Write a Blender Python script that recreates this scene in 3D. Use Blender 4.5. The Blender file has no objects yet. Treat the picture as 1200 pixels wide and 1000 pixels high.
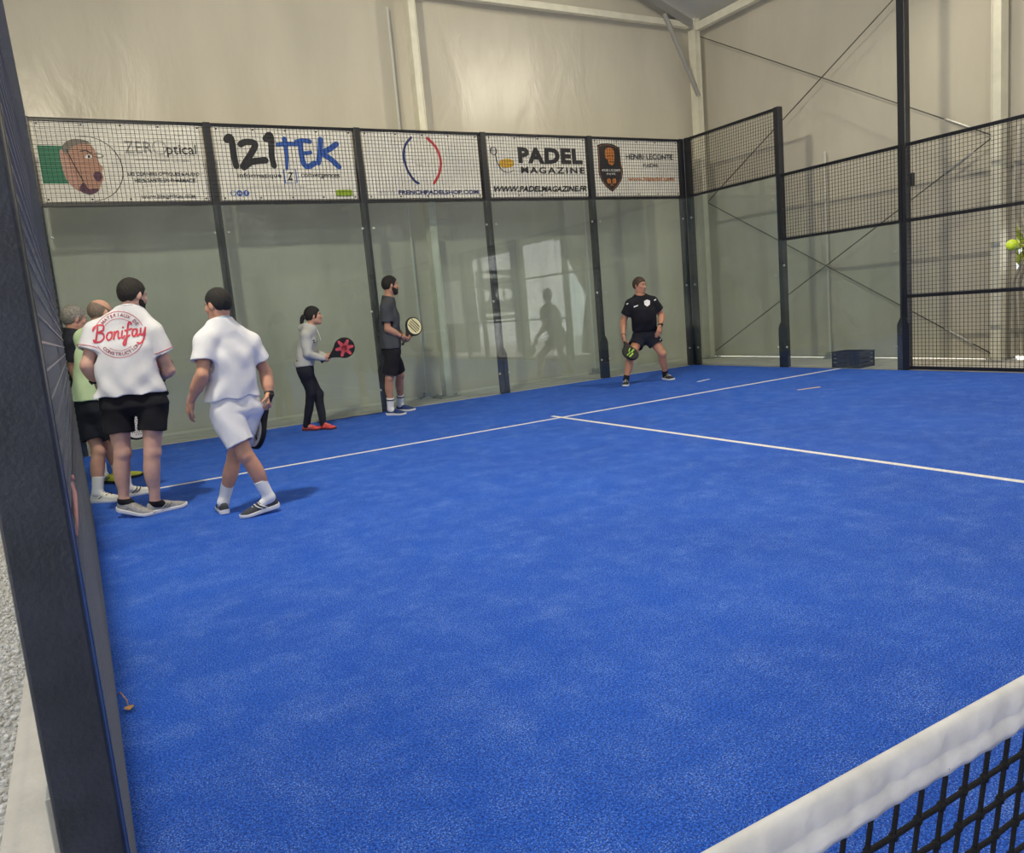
import bpy, bmesh, math, random
import numpy as np
from mathutils import Vector, Matrix
from mathutils.bvhtree import BVHTree

random.seed(7)
rng = np.random.default_rng(7)
scene = bpy.context.scene
COL = scene.collection

# ------------------------------------------------------------------ camera
CAM = np.array([-4.9044, -0.3935, 1.3132])
YAW, PITCH, ROLL, FPX, PPX, PPY = 0.4930, -0.1412, 0.0910, 887.5, 575.0, 491.0


def cam_axes():
    f = np.array([math.sin(YAW) * math.cos(PITCH), math.cos(YAW) * math.cos(PITCH), math.sin(PITCH)])
    r = np.array([math.cos(YAW), -math.sin(YAW), 0.0])
    d = np.cross(f, r)
    c, s = math.cos(ROLL), math.sin(ROLL)
    return c * r + s * d, -s * r + c * d, f


RT, DN, FW = cam_axes()
cam_data = bpy.data.cameras.new('camera')
cam = bpy.data.objects.new('camera', cam_data)
COL.objects.link(cam)
m = Matrix.Identity(4)
for i in range(3):
    m[i][0], m[i][1], m[i][2], m[i][3] = RT[i], -DN[i], -FW[i], CAM[i]
cam.matrix_world = m
cam_data.sensor_fit = 'HORIZONTAL'
cam_data.sensor_width = 36.0
cam_data.lens = FPX * 36.0 / 1200.0
cam_data.shift_x = (600 - PPX) / 1200.0
cam_data.shift_y = (PPY - 500) / 1200.0
cam_data.clip_start = 0.02
cam_data.clip_end = 300
scene.camera = cam


def ray(u, v):
    return RT * ((u - PPX) / FPX) + DN * ((v - PPY) / FPX) + FW


def on(u, v, axis, val):
    d = ray(u, v)
    return CAM + d * ((val - CAM[axis]) / d[axis])


# ------------------------------------------------------------------ world, light, exposure
world = bpy.data.worlds.new('overcast_sky')
scene.world = world
world.use_nodes = True
bg = world.node_tree.nodes['Background']
bg.inputs[0].default_value = (0.86, 0.92, 1.0, 1)
bg.inputs[1].default_value = 1.75

sun_data = bpy.data.lights.new('sun', 'SUN')      # stands behind the hall: it lights the terrace, not the court
sun_data.energy = 22.0
sun_data.angle = math.radians(0.6)
sun_data.color = (1.0, 0.95, 0.86)
sun = bpy.data.objects.new('sun', sun_data)
COL.objects.link(sun)
sun.rotation_mode = 'QUATERNION'
sun.rotation_quaternion = Vector((-0.2, -0.62, -0.76)).to_track_quat('-Z', 'Y')

FLOOD_W = (360.0, 640.0, 280.0, 280.0)
FLOOD_COL = (1.0, 0.90, 0.68)
FLOODS = [((5.12, 6.0, 6.62), (-1.2, 5.2, 0)), ((-5.12, 4.0, 5.75), (4.5, 6.6, 0.8)),
          ((5.12, -6.0, 6.62), (0, -4, 0)), ((-5.12, -4.0, 5.75), (2, -2, 0))]

vs = scene.view_settings
vs.view_transform = 'Standard'
vs.look = 'None'
vs.gamma = 1.0
vs.use_curve_mapping = False
vs.exposure = -0.47

cy = scene.cycles
cy.use_denoising = True
cy.max_bounces = 8
cy.diffuse_bounces = 5
cy.glossy_bounces = 4
cy.transmission_bounces = 6
cy.transparent_max_bounces = 24
cy.sample_clamp_indirect = 6.0
cy.caustics_reflective = False
cy.caustics_refractive = False


def portal(loc, size, rot):
    L = bpy.data.lights.new('sky_portal', 'AREA')
    L.shape = 'RECTANGLE'
    L.size, L.size_y = size
    L.cycles.is_portal = True
    o = bpy.data.objects.new('sky_portal', L)
    COL.objects.link(o)
    o.location = loc
    o.rotation_euler = rot
    o['kind'] = 'helper'


portal((-6.5, -3.0, 3.0), (6.0, 16.8), (0, math.radians(-90), 0))
portal((6.5, 2.95, 1.5), (3.0, 1.7), (0, math.radians(90), 0))

# ------------------------------------------------------------------ materials
MATS = {}


def mat(name, color, rough=0.6, var=0.0, vscale=8.0, bump=0.0, bscale=60.0, metal=0.0, spec=0.5, col2=None,
        emis=None, detail=4.0, dist=0.01):
    if name in MATS:
        return MATS[name]
    M = bpy.data.materials.new(name)
    M.use_nodes = True
    nt = M.node_tree
    b = nt.nodes['Principled BSDF']
    b.inputs['Roughness'].default_value = rough
    b.inputs['Metallic'].default_value = metal
    b.inputs['Specular IOR Level'].default_value = spec
    b.inputs['Base Color'].default_value = (*color, 1)
    tc = nt.nodes.new('ShaderNodeTexCoord')
    if var > 0 or col2:
        n = nt.nodes.new('ShaderNodeTexNoise')
        n.inputs['Scale'].default_value = vscale
        n.inputs['Detail'].default_value = detail
        nt.links.new(tc.outputs['Object'], n.inputs['Vector'])
        r = nt.nodes.new('ShaderNodeValToRGB')
        c2 = col2 if col2 else tuple(min(1, c * (1 + var)) for c in color)
        c1 = color if col2 else tuple(c * (1 - var) for c in color)
        r.color_ramp.elements[0].position = 0.3
        r.color_ramp.elements[1].position = 0.7
        r.color_ramp.elements[0].color = (*c1, 1)
        r.color_ramp.elements[1].color = (*c2, 1)
        nt.links.new(n.outputs['Fac'], r.inputs[0])
        nt.links.new(r.outputs[0], b.inputs['Base Color'])
    if bump > 0:
        n2 = nt.nodes.new('ShaderNodeTexNoise')
        n2.inputs['Scale'].default_value = bscale
        n2.inputs['Detail'].default_value = 3
        nt.links.new(tc.outputs['Object'], n2.inputs['Vector'])
        bp = nt.nodes.new('ShaderNodeBump')
        bp.inputs['Strength'].default_value = bump
        bp.inputs['Distance'].default_value = dist
        nt.links.new(n2.outputs['Fac'], bp.inputs['Height'])
        nt.links.new(bp.outputs[0], b.inputs['Normal'])
    if emis:
        b.inputs['Emission Color'].default_value = (*emis[0], 1)
        b.inputs['Emission Strength'].default_value = emis[1]
    MATS[name] = M
    return M


def turf_material():
    M = bpy.data.materials.new('blue_turf')
    M.use_nodes = True
    nt = M.node_tree
    b = nt.nodes['Principled BSDF']
    b.inputs['Roughness'].default_value = 0.75
    b.inputs['Specular IOR Level'].default_value = 0.2
    tc = nt.nodes.new('ShaderNodeTexCoord')

    def noise(scale, detail, rough=0.5):
        n = nt.nodes.new('ShaderNodeTexNoise')
        n.inputs['Scale'].default_value = scale
        n.inputs['Detail'].default_value = detail
        n.inputs['Roughness'].default_value = rough
        nt.links.new(tc.outputs['Object'], n.inputs['Vector'])
        return n

    def ramp(src, p0, c0, p1, c1):
        r = nt.nodes.new('ShaderNodeValToRGB')
        r.color_ramp.elements[0].position, r.color_ramp.elements[1].position = p0, p1
        r.color_ramp.elements[0].color, r.color_ramp.elements[1].color = (*c0, 1), (*c1, 1)
        nt.links.new(src.outputs['Fac'], r.inputs[0])
        return r

    def mix(fac, a, c):
        x = nt.nodes.new('ShaderNodeMix')
        x.data_type = 'RGBA'
        if hasattr(fac, 'outputs'):
            nt.links.new(fac.outputs[0], x.inputs[0])
        else:
            x.inputs[0].default_value = fac
        for s, i in ((a, 6), (c, 7)):
            if isinstance(s, tuple):
                x.inputs[i].default_value = (*s, 1)
            else:
                nt.links.new(s, x.inputs[i])
        return x

    fib = ramp(noise(130, 5, 0.85), 0.44, (0.004, 0.038, 0.31), 0.57, (0.029, 0.170, 0.84))
    big = ramp(noise(0.9, 4), 0.35, (0.82, 0.84, 0.88), 0.68, (1.0, 1.0, 1.0))
    mul = nt.nodes.new('ShaderNodeMix')
    mul.data_type = 'RGBA'
    mul.blend_type = 'MULTIPLY'
    mul.inputs[0].default_value = 1
    nt.links.new(fib.outputs[0], mul.inputs[6])
    nt.links.new(big.outputs[0], mul.inputs[7])
    # pale silica sand lying in the pile: fine grains, thicker in scuffed patches
    grains = noise(210, 2, 0.6)
    patch = noise(4.5, 9, 0.8)
    add = nt.nodes.new('ShaderNodeMath')
    add.operation = 'MULTIPLY_ADD'
    nt.links.new(patch.outputs['Fac'], add.inputs[0])
    add.inputs[1].default_value = 0.46
    nt.links.new(grains.outputs['Fac'], add.inputs[2])
    sr = nt.nodes.new('ShaderNodeValToRGB')
    sr.color_ramp.elements[0].position = 0.79
    sr.color_ramp.elements[1].position = 0.92
    sr.color_ramp.elements[0].color = (0, 0, 0, 1)
    sr.color_ramp.elements[1].color = (0.8, 0.8, 0.8, 1)
    nt.links.new(add.outputs[0], sr.inputs[0])
    fin = mix(sr, mul.outputs[2], (0.29, 0.46, 0.93))
    nt.links.new(fin.outputs[2], b.inputs['Base Color'])
    bp = nt.nodes.new('ShaderNodeBump')
    bp.inputs['Strength'].default_value = 0.7
    bp.inputs['Distance'].default_value = 0.006
    nt.links.new(noise(220, 4, 0.8).outputs['Fac'], bp.inputs['Height'])
    nt.links.new(bp.outputs[0], b.inputs['Normal'])
    return M


def tarp_material(name, color, trans, rough=0.42):
    """PVC sheet: diffuse and glossy, lets some daylight through; soft hanging creases."""
    M = bpy.data.materials.new(name)
    M.use_nodes = True
    nt = M.node_tree
    b = nt.nodes['Principled BSDF']
    out = nt.nodes['Material Output']
    b.inputs['Roughness'].default_value = rough
    b.inputs['Specular IOR Level'].default_value = 0.5
    tc = nt.nodes.new('ShaderNodeTexCoord')
    mp = nt.nodes.new('ShaderNodeMapping')
    mp.inputs['Scale'].default_value = (1, 1, 0.35)
    nt.links.new(tc.outputs['Object'], mp.inputs[0])
    n = nt.nodes.new('ShaderNodeTexNoise')
    n.inputs['Scale'].default_value = 1.3
    n.inputs['Detail'].default_value = 7
    nt.links.new(mp.outputs[0], n.inputs['Vector'])
    r = nt.nodes.new('ShaderNodeValToRGB')
    r.color_ramp.elements[0].position, r.color_ramp.elements[1].position = 0.3, 0.7
    r.color_ramp.elements[0].color = (*[c * 0.90 for c in color], 1)
    r.color_ramp.elements[1].color = (*[c * 1.06 for c in color], 1)
    nt.links.new(n.outputs['Fac'], r.inputs[0])
    nt.links.new(r.outputs[0], b.inputs['Base Color'])
    n2 = nt.nodes.new('ShaderNodeTexNoise')
    n2.inputs['Scale'].default_value = 2.2
    n2.inputs['Detail'].default_value = 5
    n2.inputs['Distortion'].default_value = 0.6
    nt.links.new(mp.outputs[0], n2.inputs['Vector'])
    bp = nt.nodes.new('ShaderNodeBump')
    bp.inputs['Strength'].default_value = 0.35
    bp.inputs['Distance'].default_value = 0.06
    nt.links.new(n2.outputs['Fac'], bp.inputs['Height'])
    nt.links.new(bp.outputs[0], b.inputs['Normal'])
    t = nt.nodes.new('ShaderNodeBsdfTranslucent')
    nt.links.new(r.outputs[0], t.inputs[0])
    mx = nt.nodes.new('ShaderNodeMixShader')
    mx.inputs[0].default_value = trans
    nt.links.new(b.outputs[0], mx.inputs[1])
    nt.links.new(t.outputs[0], mx.inputs[2])
    nt.links.new(mx.outputs[0], out.inputs[0])
    return M


def glass_material():
    M = bpy.data.materials.new('court_glass')
    M.use_nodes = True
    nt = M.node_tree
    nt.nodes.remove(nt.nodes['Principled BSDF'])
    out = nt.nodes['Material Output']
    lw = nt.nodes.new('ShaderNodeLayerWeight')     # Schlick reflectance, alike on both faces of the pane
    lw.inputs[0].default_value = 0.5
    pw = nt.nodes.new('ShaderNodeMath')
    pw.operation = 'POWER'
    nt.links.new(lw.outputs['Facing'], pw.inputs[0])
    pw.inputs[1].default_value = 5.0
    fr = nt.nodes.new('ShaderNodeMath')
    fr.operation = 'MULTIPLY_ADD'
    nt.links.new(pw.outputs[0], fr.inputs[0])
    fr.inputs[1].default_value = 0.95
    fr.inputs[2].default_value = 0.05
    tr = nt.nodes.new('ShaderNodeBsdfTransparent')
    tr.inputs[0].default_value = (0.86, 0.91, 0.905, 1)
    gl = nt.nodes.new('ShaderNodeBsdfGlossy')
    gl.inputs['Roughness'].default_value = 0.004
    df = nt.nodes.new('ShaderNodeBsdfDiffuse')
    df.inputs[0].default_value = (0.75, 0.78, 0.78, 1)
    tc = nt.nodes.new('ShaderNodeTexCoord')
    n = nt.nodes.new('ShaderNodeTexNoise')
    n.inputs['Scale'].default_value = 1.7
    n.inputs['Detail'].default_value = 6
    nt.links.new(tc.outputs['Object'], n.inputs['Vector'])
    mr = nt.nodes.new('ShaderNodeMapRange')
    mr.inputs[1].default_value, mr.inputs[2].default_value = 0.4, 0.75
    mr.inputs[3].default_value, mr.inputs[4].default_value = 0.006, 0.045
    nt.links.new(n.outputs['Fac'], mr.inputs[0])
    m1 = nt.nodes.new('ShaderNodeMixShader')
    nt.links.new(mr.outputs[0], m1.inputs[0])
    nt.links.new(tr.outputs[0], m1.inputs[1])
    nt.links.new(df.outputs[0], m1.inputs[2])
    m2 = nt.nodes.new('ShaderNodeMixShader')
    nt.links.new(fr.outputs[0], m2.inputs[0])
    nt.links.new(m1.outputs[0], m2.inputs[1])
    nt.links.new(gl.outputs[0], m2.inputs[2])
    nt.links.new(m2.outputs[0], out.inputs[0])
    return M


TURF = turf_material()
GLASS = glass_material()
TARP = tarp_material('beige_tarpaulin', (0.505, 0.475, 0.395), 0.02, 0.32)
ROOF = tarp_material('grey_roof_sheet', (0.42, 0.42, 0.40), 0.02, 0.55)
STEEL = mat('black_painted_steel', (0.012, 0.014, 0.021), 0.38, bump=0.05, bscale=300)
NEARSTEEL = mat('navy_black_steel_in_glare', (0.022, 0.027, 0.043), 0.36, var=0.25, vscale=14, bump=0.12, bscale=120)  # lighter copy of the fence steel: glare on the near post painted into its colour
WIRE = mat('black_coated_wire', (0.010, 0.011, 0.015), 0.55, spec=0.3)
ALU = mat('dull_aluminium', (0.74, 0.72, 0.60), 0.45, var=0.08, vscale=5, metal=0.1, bump=0.03)
LITWIRE = mat('skylit_black_wire', (0.11, 0.115, 0.14), 0.28, spec=0.8)  # lighter copy of the black wire, skylight on the left fence put into its colour
GALV = mat('galvanised_steel', (0.42, 0.42, 0.40), 0.45, metal=0.6)
WHITE = mat('white_line_paint', (0.72, 0.73, 0.72), 0.8, var=0.12, vscale=40)
CONC = mat('grey_concrete', (0.54, 0.51, 0.46), 0.85, var=0.12, vscale=5, bump=0.2, bscale=40)
DARKG = mat('dark_bolt_steel', (0.05, 0.05, 0.06), 0.35, metal=0.5)

# ------------------------------------------------------------------ helpers
WPOS = {}


def tag(o, label, cat, group=None, kind=None):
    if label:
        o['label'] = label
    if cat:
        o['category'] = cat
    if group:
        o['group'] = group
    if kind:
        o['kind'] = kind
    return o


def empty(name, loc, label, cat, group=None):
    o = bpy.data.objects.new(name, None)
    o.empty_display_size = 0.1
    COL.objects.link(o)
    o.location = loc
    WPOS[o.name] = np.array(loc, float)
    return tag(o, label, cat, group)


def build(name, verts, faces, material, parent=None, smooth=False, origin=None):
    """One mesh object from world-space vertices; a child keeps its parent's origin."""
    V = np.asarray(verts, float).reshape(-1, 3)
    if parent is not None:
        base = WPOS[parent.name]
    elif origin is not None:
        base = np.array(origin, float)
    else:
        base = np.zeros(3)
    me = bpy.data.meshes.new(name)
    me.from_pydata((V - base).tolist(), [], faces if isinstance(faces, list) else faces.tolist())
    if isinstance(material, (list, tuple)):
        for mm in material:
            me.materials.append(mm)
    else:
        me.materials.append(material)
    if smooth:
        me.polygons.foreach_set('use_smooth', [True] * len(me.polygons))
    me.update()
    o = bpy.data.objects.new(name, me)
    COL.objects.link(o)
    if parent is not None:
        o.parent = parent
    else:
        o.location = base
    WPOS[o.name] = base
    return o


def struct(o):
    o['kind'] = 'structure'
    return o


class Geo:
    def __init__(self):
        self.v, self.f = [], []

    def add(self, V, F):
        k = len(self.v)
        self.v += [tuple(map(float, p)) for p in V]
        self.f += [tuple(i + k for i in q) for q in F]
        return self

    def box(self, lo, hi):
        x0, y0, z0 = lo
        x1, y1, z1 = hi
        return self.add([(x0, y0, z0), (x1, y0, z0), (x1, y1, z0), (x0, y1, z0), (x0, y0, z1), (x1, y0, z1), (x1, y1, z1), (x0, y1, z1)],
                        [(0, 3, 2, 1), (4, 5, 6, 7), (0, 1, 5, 4), (1, 2, 6, 5), (2, 3, 7, 6), (3, 0, 4, 7)])

    def bbox(self, lo, hi, c):
        """box with chamfered edges"""
        lo, hi = np.array(lo, float), np.array(hi, float)
        bm = bmesh.new()
        bmesh.ops.create_cube(bm, size=1)
        for v in bm.verts:
            v.co = Vector((lo + hi) / 2 + np.array(v.co) * (hi - lo))
        bmesh.ops.bevel(bm, geom=bm.edges[:], offset=c, segments=2, profile=0.5, affect='EDGES')
        bm.verts.index_update()
        self.add([tuple(v.co) for v in bm.verts], [tuple(v.index for v in f.verts) for f in bm.faces])
        bm.free()
        return self

    def tube(self, pts, r, n=8, caps=True):
        pts = [np.array(p, float) for p in pts]
        rs = r if isinstance(r, (list, tuple)) else [r] * len(pts)
        V, F = [], []
        prev = None
        for i, p in enumerate(pts):
            d = pts[min(i + 1, len(pts) - 1)] - pts[max(i - 1, 0)]
            d = d / (np.linalg.norm(d) + 1e-12)
            if prev is None:
                a = np.array([0, 0, 1.0]) if abs(d[2]) < 0.9 else np.array([1.0, 0, 0])
            else:
                a = prev
            u = np.cross(d, a)
            if np.linalg.norm(u) < 1e-6:
                u = np.cross(d, np.array([0, 1.0, 0]))
            u /= np.linalg.norm(u)
            w = np.cross(u, d)
            prev = w
            for k in range(n):
                t = 2 * math.pi * k / n
                V.append(p + rs[i] * (math.cos(t) * u + math.sin(t) * w))
        for i in range(len(pts) - 1):
            for k in range(n):
                F.append((i * n + k, i * n + (k + 1) % n, (i + 1) * n + (k + 1) % n, (i + 1) * n + k))
        if caps:
            F.append(tuple(range(n))[::-1])
            F.append(tuple((len(pts) - 1) * n + k for k in range(n)))
        return self.add(V, F)

    def prism(self, poly, direction):
        """polygon (3d points) extruded along a vector"""
        P = [np.array(p, float) for p in poly]
        n = len(P)
        d = np.array(direction, float)
        V = P + [p + d for p in P]
        F = [tuple(range(n))[::-1], tuple(range(n, 2 * n))]
        for i in range(n):
            F.append((i, (i + 1) % n, n + (i + 1) % n, n + i))
        return self.add(V, F)

    def make(self, name, material, parent=None, smooth=False, origin=None):
        return build(name, self.v, self.f, material, parent, smooth, origin)


def wires(geo, o, u, lu, v, lv, pitch, t, nrm):
    """welded mesh: square wires along u and v, t thick"""
    o, u, v, nrm = [np.array(a, float) for a in (o, u, v, nrm)]
    h = t / 2

    def bar(p, q, w, d):
        a, b, c, e = -w * h - d * h, w * h - d * h, w * h + d * h, -w * h + d * h
        V = [p + a, p + b, p + c, p + e, q + a, q + b, q + c, q + e]
        geo.add(V, [(0, 1, 5, 4), (1, 2, 6, 5), (2, 3, 7, 6), (3, 0, 4, 7)])
    k = 0
    while k * pitch <= lu + 1e-6:
        p = o + u * (k * pitch)
        bar(p, p + v * lv, u, nrm)
        k += 1
    k = 0
    while k * pitch <= lv + 1e-6:
        p = o + v * (k * pitch) + nrm * t
        bar(p, p + u * lu, v, nrm)
        k += 1
    return geo


# ------------------------------------------------------------------ floor, ground
floor = struct(Geo().box((-5, -10, -0.03), (5, 10, 0.0)).make('floor', TURF))
floor['label'] = 'blue sanded artificial turf of the court'
LINES = [('service_line', (-5, 6.95, 0), (5, 7.0, 0.0025)), ('service_line', (-5, -7.0, 0), (5, -6.95, 0.0025)),
         ('centre_line', (-0.025, 0.2, 0), (0.025, 7.17, 0.003)), ('centre_line', (-0.025, -7.17, 0), (0.025, -0.2, 0.003))]
for nm, lo, hi in LINES:
    Geo().box(lo, hi).make(nm, WHITE, floor)
slab = struct(Geo().box((-5.27, -12, -0.2), (7.3, 11.6, -0.032)).make('ground_slab', CONC))
slab['label'] = 'grey concrete slab around and under the court'
k = Geo()
k.box((-5.27, -12, -0.032), (-5.0, 11.6, -0.004))
k.box((5.0, -12, -0.032), (7.3, 11.6, -0.004))
k.box((-5.0, 10.0, -0.032), (5.0, 11.6, -0.004))
k.make('kerb', CONC, slab)
GRAVB = mat('gravel_bed', (0.50, 0.49, 0.46), 0.95, var=0.3, vscale=90, bump=1.0, bscale=110)
outer = struct(Geo().box((-60, -60, -0.4), (60, 60, -0.05)).make('ground', GRAVB))
outer['label'] = 'pale gravel ground outside the hall'

# loose stones on the strip beside the slab
base_st = []
bm = bmesh.new()
bmesh.ops.create_icosphere(bm, subdivisions=1, radius=1)
bm.verts.index_update()
IV = np.array([v.co[:] for v in bm.verts])
IF = np.array([[v.index for v in f.verts] for f in bm.faces])
bm.free()
NS = 9000
px = -5.28 - np.abs(rng.random(NS)) ** 1.0 * 0.75
py = 1.2 + rng.random(NS) * 5.2
sz = 0.005 + 0.008 * rng.random(NS) ** 2
SV = np.zeros((NS, len(IV), 3))
for i in range(NS):
    s = sz[i] * (0.7 + 0.6 * rng.random(3))
    a = rng.random() * 6.28
    w = IV * s * (0.85 + 0.3 * rng.random((len(IV), 1)))
    SV[i, :, 0] = px[i] + w[:, 0] * math.cos(a) - w[:, 1] * math.sin(a)
    SV[i, :, 1] = py[i] + w[:, 0] * math.sin(a) + w[:, 1] * math.cos(a)
    SV[i, :, 2] = -0.05 + w[:, 2] + 0.5 * sz[i]
SF = (IF[None] + (np.arange(NS) * len(IV))[:, None, None]).reshape(-1, 3)
gr = build('gravel', SV.reshape(-1, 3), SF, mat('gravel_stone', (0.42, 0.41, 0.39), 0.9, col2=(0.72, 0.71, 0.68), vscale=45))
tag(gr, 'pale loose gravel stones along the concrete edge', 'gravel', kind='stuff')

# ------------------------------------------------------------------ hall shell
HY, HX, HXL, EAVE, RIDGE_X, RIDGE_Z = 11.0, 6.45, -6.45, 6.35, 0.3, 8.4


def sheet(name, o, u, lu, v, lv, nrm, du=0.25, dv=0.3, amp=0.02, holes=(), top=None, material=None, parent=None, seed=0.0):
    """hanging sheet with soft vertical billows; holes are (u0,u1,v0,v1); top(u) gives a sloping upper edge"""
    o, u, v, nrm = [np.array(a, float) for a in (o, u, v, nrm)]
    us = set(np.round(np.arange(0, lu + 1e-6, du), 4)) | {lu}
    vss = set(np.round(np.arange(0, lv + 1e-6, dv), 4)) | {lv}
    for h in holes:
        us |= {h[0], h[1]}
        vss |= {h[2], h[3]}
    us, vss = sorted(us), sorted(vss)
    V, F = [], []
    for a in us:
        for b in vss:
            hh = lv if top is None else top(a)
            bb = b * hh / lv
            w = amp * (0.6 * math.sin(1.9 * a + seed) * math.cos(0.55 * bb + seed) + 0.4 * math.sin(4.3 * a + 0.4 * bb + 2 * seed) + 0.25 * math.sin(0.9 * a - 2.3 * bb))
            V.append(o + u * a + v * bb + nrm * w)
    n = len(vss)
    for i in range(len(us) - 1):
        for j in range(n - 1):
            cu, cv = (us[i] + us[i + 1]) / 2, (vss[j] + vss[j + 1]) / 2
            if any(h[0] < cu < h[1] and h[2] < cv < h[3] for h in holes):
                continue
            F.append((i * n + j, (i + 1) * n + j, (i + 1) * n + j + 1, i * n + j + 1))
    return build(name, V, F, material or TARP, parent, smooth=True)


def gable(x):
    return EAVE + (RIDGE_Z - EAVE) * (1 - abs(x - RIDGE_X) / (HX - RIDGE_X)) if x > RIDGE_X else EAVE + (RIDGE_Z - EAVE) * (1 - (RIDGE_X - x) / (RIDGE_X - HXL))


wb = struct(sheet('wall_back', (HXL, HY, -0.004), (1, 0, 0), HX - HXL, (0, 0, 1), 6.3, (0, 1, 0), top=lambda a: gable(HXL + a) - 0.05, seed=0.7, amp=0.022))
wb['label'] = 'beige tarpaulin hung behind the glass back wall'
LEAKB = mat('pale_leak_light', (0.62, 0.60, 0.54), 0.6)
Geo().box((HXL + 0.05, HY - 0.032, -0.004), (HX - 0.1, HY - 0.024, 0.035)).make('leak_light_strip', LEAKB, wb)  # pale strip painting the daylight that leaks in under the tarpaulin
wr = struct(sheet('wall_right', (HX, 5.30, 0.001), (0, 1, 0), HY - 5.30, (0, 0, 1), EAVE, (1, 0, 0), seed=1.9, amp=0.016))
wr['label'] = 'beige tarpaulin along the side of the hall with wire bracing in front'
# next bays: doorway towards the terrace, a window opening, then closed
wr2 = struct(sheet('wall_right_far', (HX, -12.0, 0.03), (0, 1, 0), 15.8, (0, 0, 1), EAVE, (1, 0, 0),
                   holes=((14.08, 15.8, 0.0, 2.98), (11.05, 13.3, 0.0, 2.9), (8.6, 10.0, 0.95, 2.35)), seed=0.2))
wr3 = struct(sheet('wall_right_header', (HX - 0.03, 3.7, 2.95), (0, 1, 0), 1.75, (0, 0, 1), EAVE - 2.95, (1, 0, 0), du=0.06, amp=0.03, seed=2.0))
wl = struct(sheet('wall_left', (HXL, 5.4, 0.03), (0, 1, 0), HY - 5.4, (0, 0, 1), EAVE, (-1, 0, 0), seed=3.3))
we = struct(sheet('wall_front', (HXL, -12, 0.03), (1, 0, 0), HX - HXL, (0, 0, 1), 6.3, (0, -1, 0), top=lambda a: gable(HXL + a) - 0.05, seed=4.1))
rf = Geo()
rf.add([(HXL, -12.1, EAVE), (RIDGE_X, -12.1, RIDGE_Z), (HX, -12.1, EAVE), (HXL, 11.1, EAVE), (RIDGE_X, 11.1, RIDGE_Z), (HX, 11.1, EAVE)],
       [(0, 1, 4, 3), (1, 2, 5, 4)])
ceil = struct(rf.make('ceiling', ROOF))
ceil['label'] = 'grey fabric roof of the marquee hall'

# gathered curtain tied at mid height beside the column
V, F = [], []
NZ, NU = 60, 46
for j in range(NZ + 1):
    z = 0.05 + (3.1 - 0.05) * j / NZ
    g = abs(z - 1.5)
    far = 3.9 if z > 1.5 else 4.55
    w0 = 5.02 - (5.02 - far) * min(1, g / 1.5) ** 0.8
    w1 = 5.08 + (5.36 - 5.08) * min(1, g / 0.45) ** 0.8
    for i in range(NU + 1):
        t = i / NU
        fold = math.sin(t * 2 * math.pi * 7.3) * (0.05 + 0.02 * min(1, g)) + 0.01 * math.sin(17 * t + 3 * z)
        V.append((HX - 0.06 + fold, w0 + (w1 - w0) * t, z))
for j in range(NZ):
    for i in range(NU):
        a = j * (NU + 1) + i
        F.append((a, a + 1, a + NU + 2, a + NU + 1))
cur = build('tied_curtain', V, F, TARP, smooth=True, origin=(HX, 5.1, 0.03))
tag(cur, 'beige tarpaulin door curtain gathered and tied beside the hall column', 'curtain')
g = Geo()
g.tube([(HX - 0.15, 4.98, 1.5), (HX - 0.16, 5.06, 1.5), (HX - 0.12, 5.14, 1.5), (HX + 0.03, 5.16, 1.5), (HX + 0.05, 5.0, 1.5), (HX - 0.06, 4.96, 1.5)], 0.012, 6)
g.make('tie_strap', mat('white_strap', (0.75, 0.75, 0.72), 0.7), cur, True)

# columns, eave beams, rafters, braces
COLS = [(0.31, 10.72, 'aluminium gable column standing behind the middle glass panel'),
        (6.12, 10.74, 'aluminium corner column of the hall behind the court corner'),
        (6.26, 5.42, 'aluminium side column beside the tied curtain'),
        (-5.6, 10.72, 'aluminium gable column behind the far end of the first banner')]
for i, (x, y, lab) in enumerate(COLS):
    c = empty('hall_column', (x, y, -0.004), lab, 'column', 'marquee hall columns')
    c['kind'] = 'structure'
    top = (gable(x) if y > 10 else EAVE) - 0.12
    gx, gy = (0.055, 0.09) if y > 10.7 else (0.09, 0.055)
    g = Geo().bbox((x - gx, y - gy, 0), (x + gx, y + gy, top), 0.008)
    g.make('profile', ALU, c)
    for s in (-1, 1):   # keder grooves as raised lips
        if gx < gy:
            Geo().box((x + s * gx - 0.006, y - gy - 0.012, 0.05), (x + s * gx + 0.006, y - gy, top)).make('keder_lip', ALU, c)
        else:
            Geo().box((x - gx - 0.012, y + s * gy - 0.006, 0.05), (x - gx, y + s * gy + 0.006, top)).make('keder_lip', ALU, c)
    Geo().bbox((x - 0.17, y - 0.15, -0.004), (x + 0.17, y + 0.15, 0.018), 0.004).make('base_plate', GALV, c)
    for sx in (-0.12, 0.12):
        for sy in (-0.1, 0.1):
            Geo().tube([(x + sx, y + sy, 0.0), (x + sx, y + sy, 0.055)], 0.014, 6).make('anchor_bolt', GALV, c)
    WPOS[c.name] = np.array((x, y, -0.004))


def beam(name, lo, hi, label):
    o = struct(Geo().bbox(lo, hi, 0.01).make(name, ALU, origin=lo))
    o['label'] = label
    return o


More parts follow.
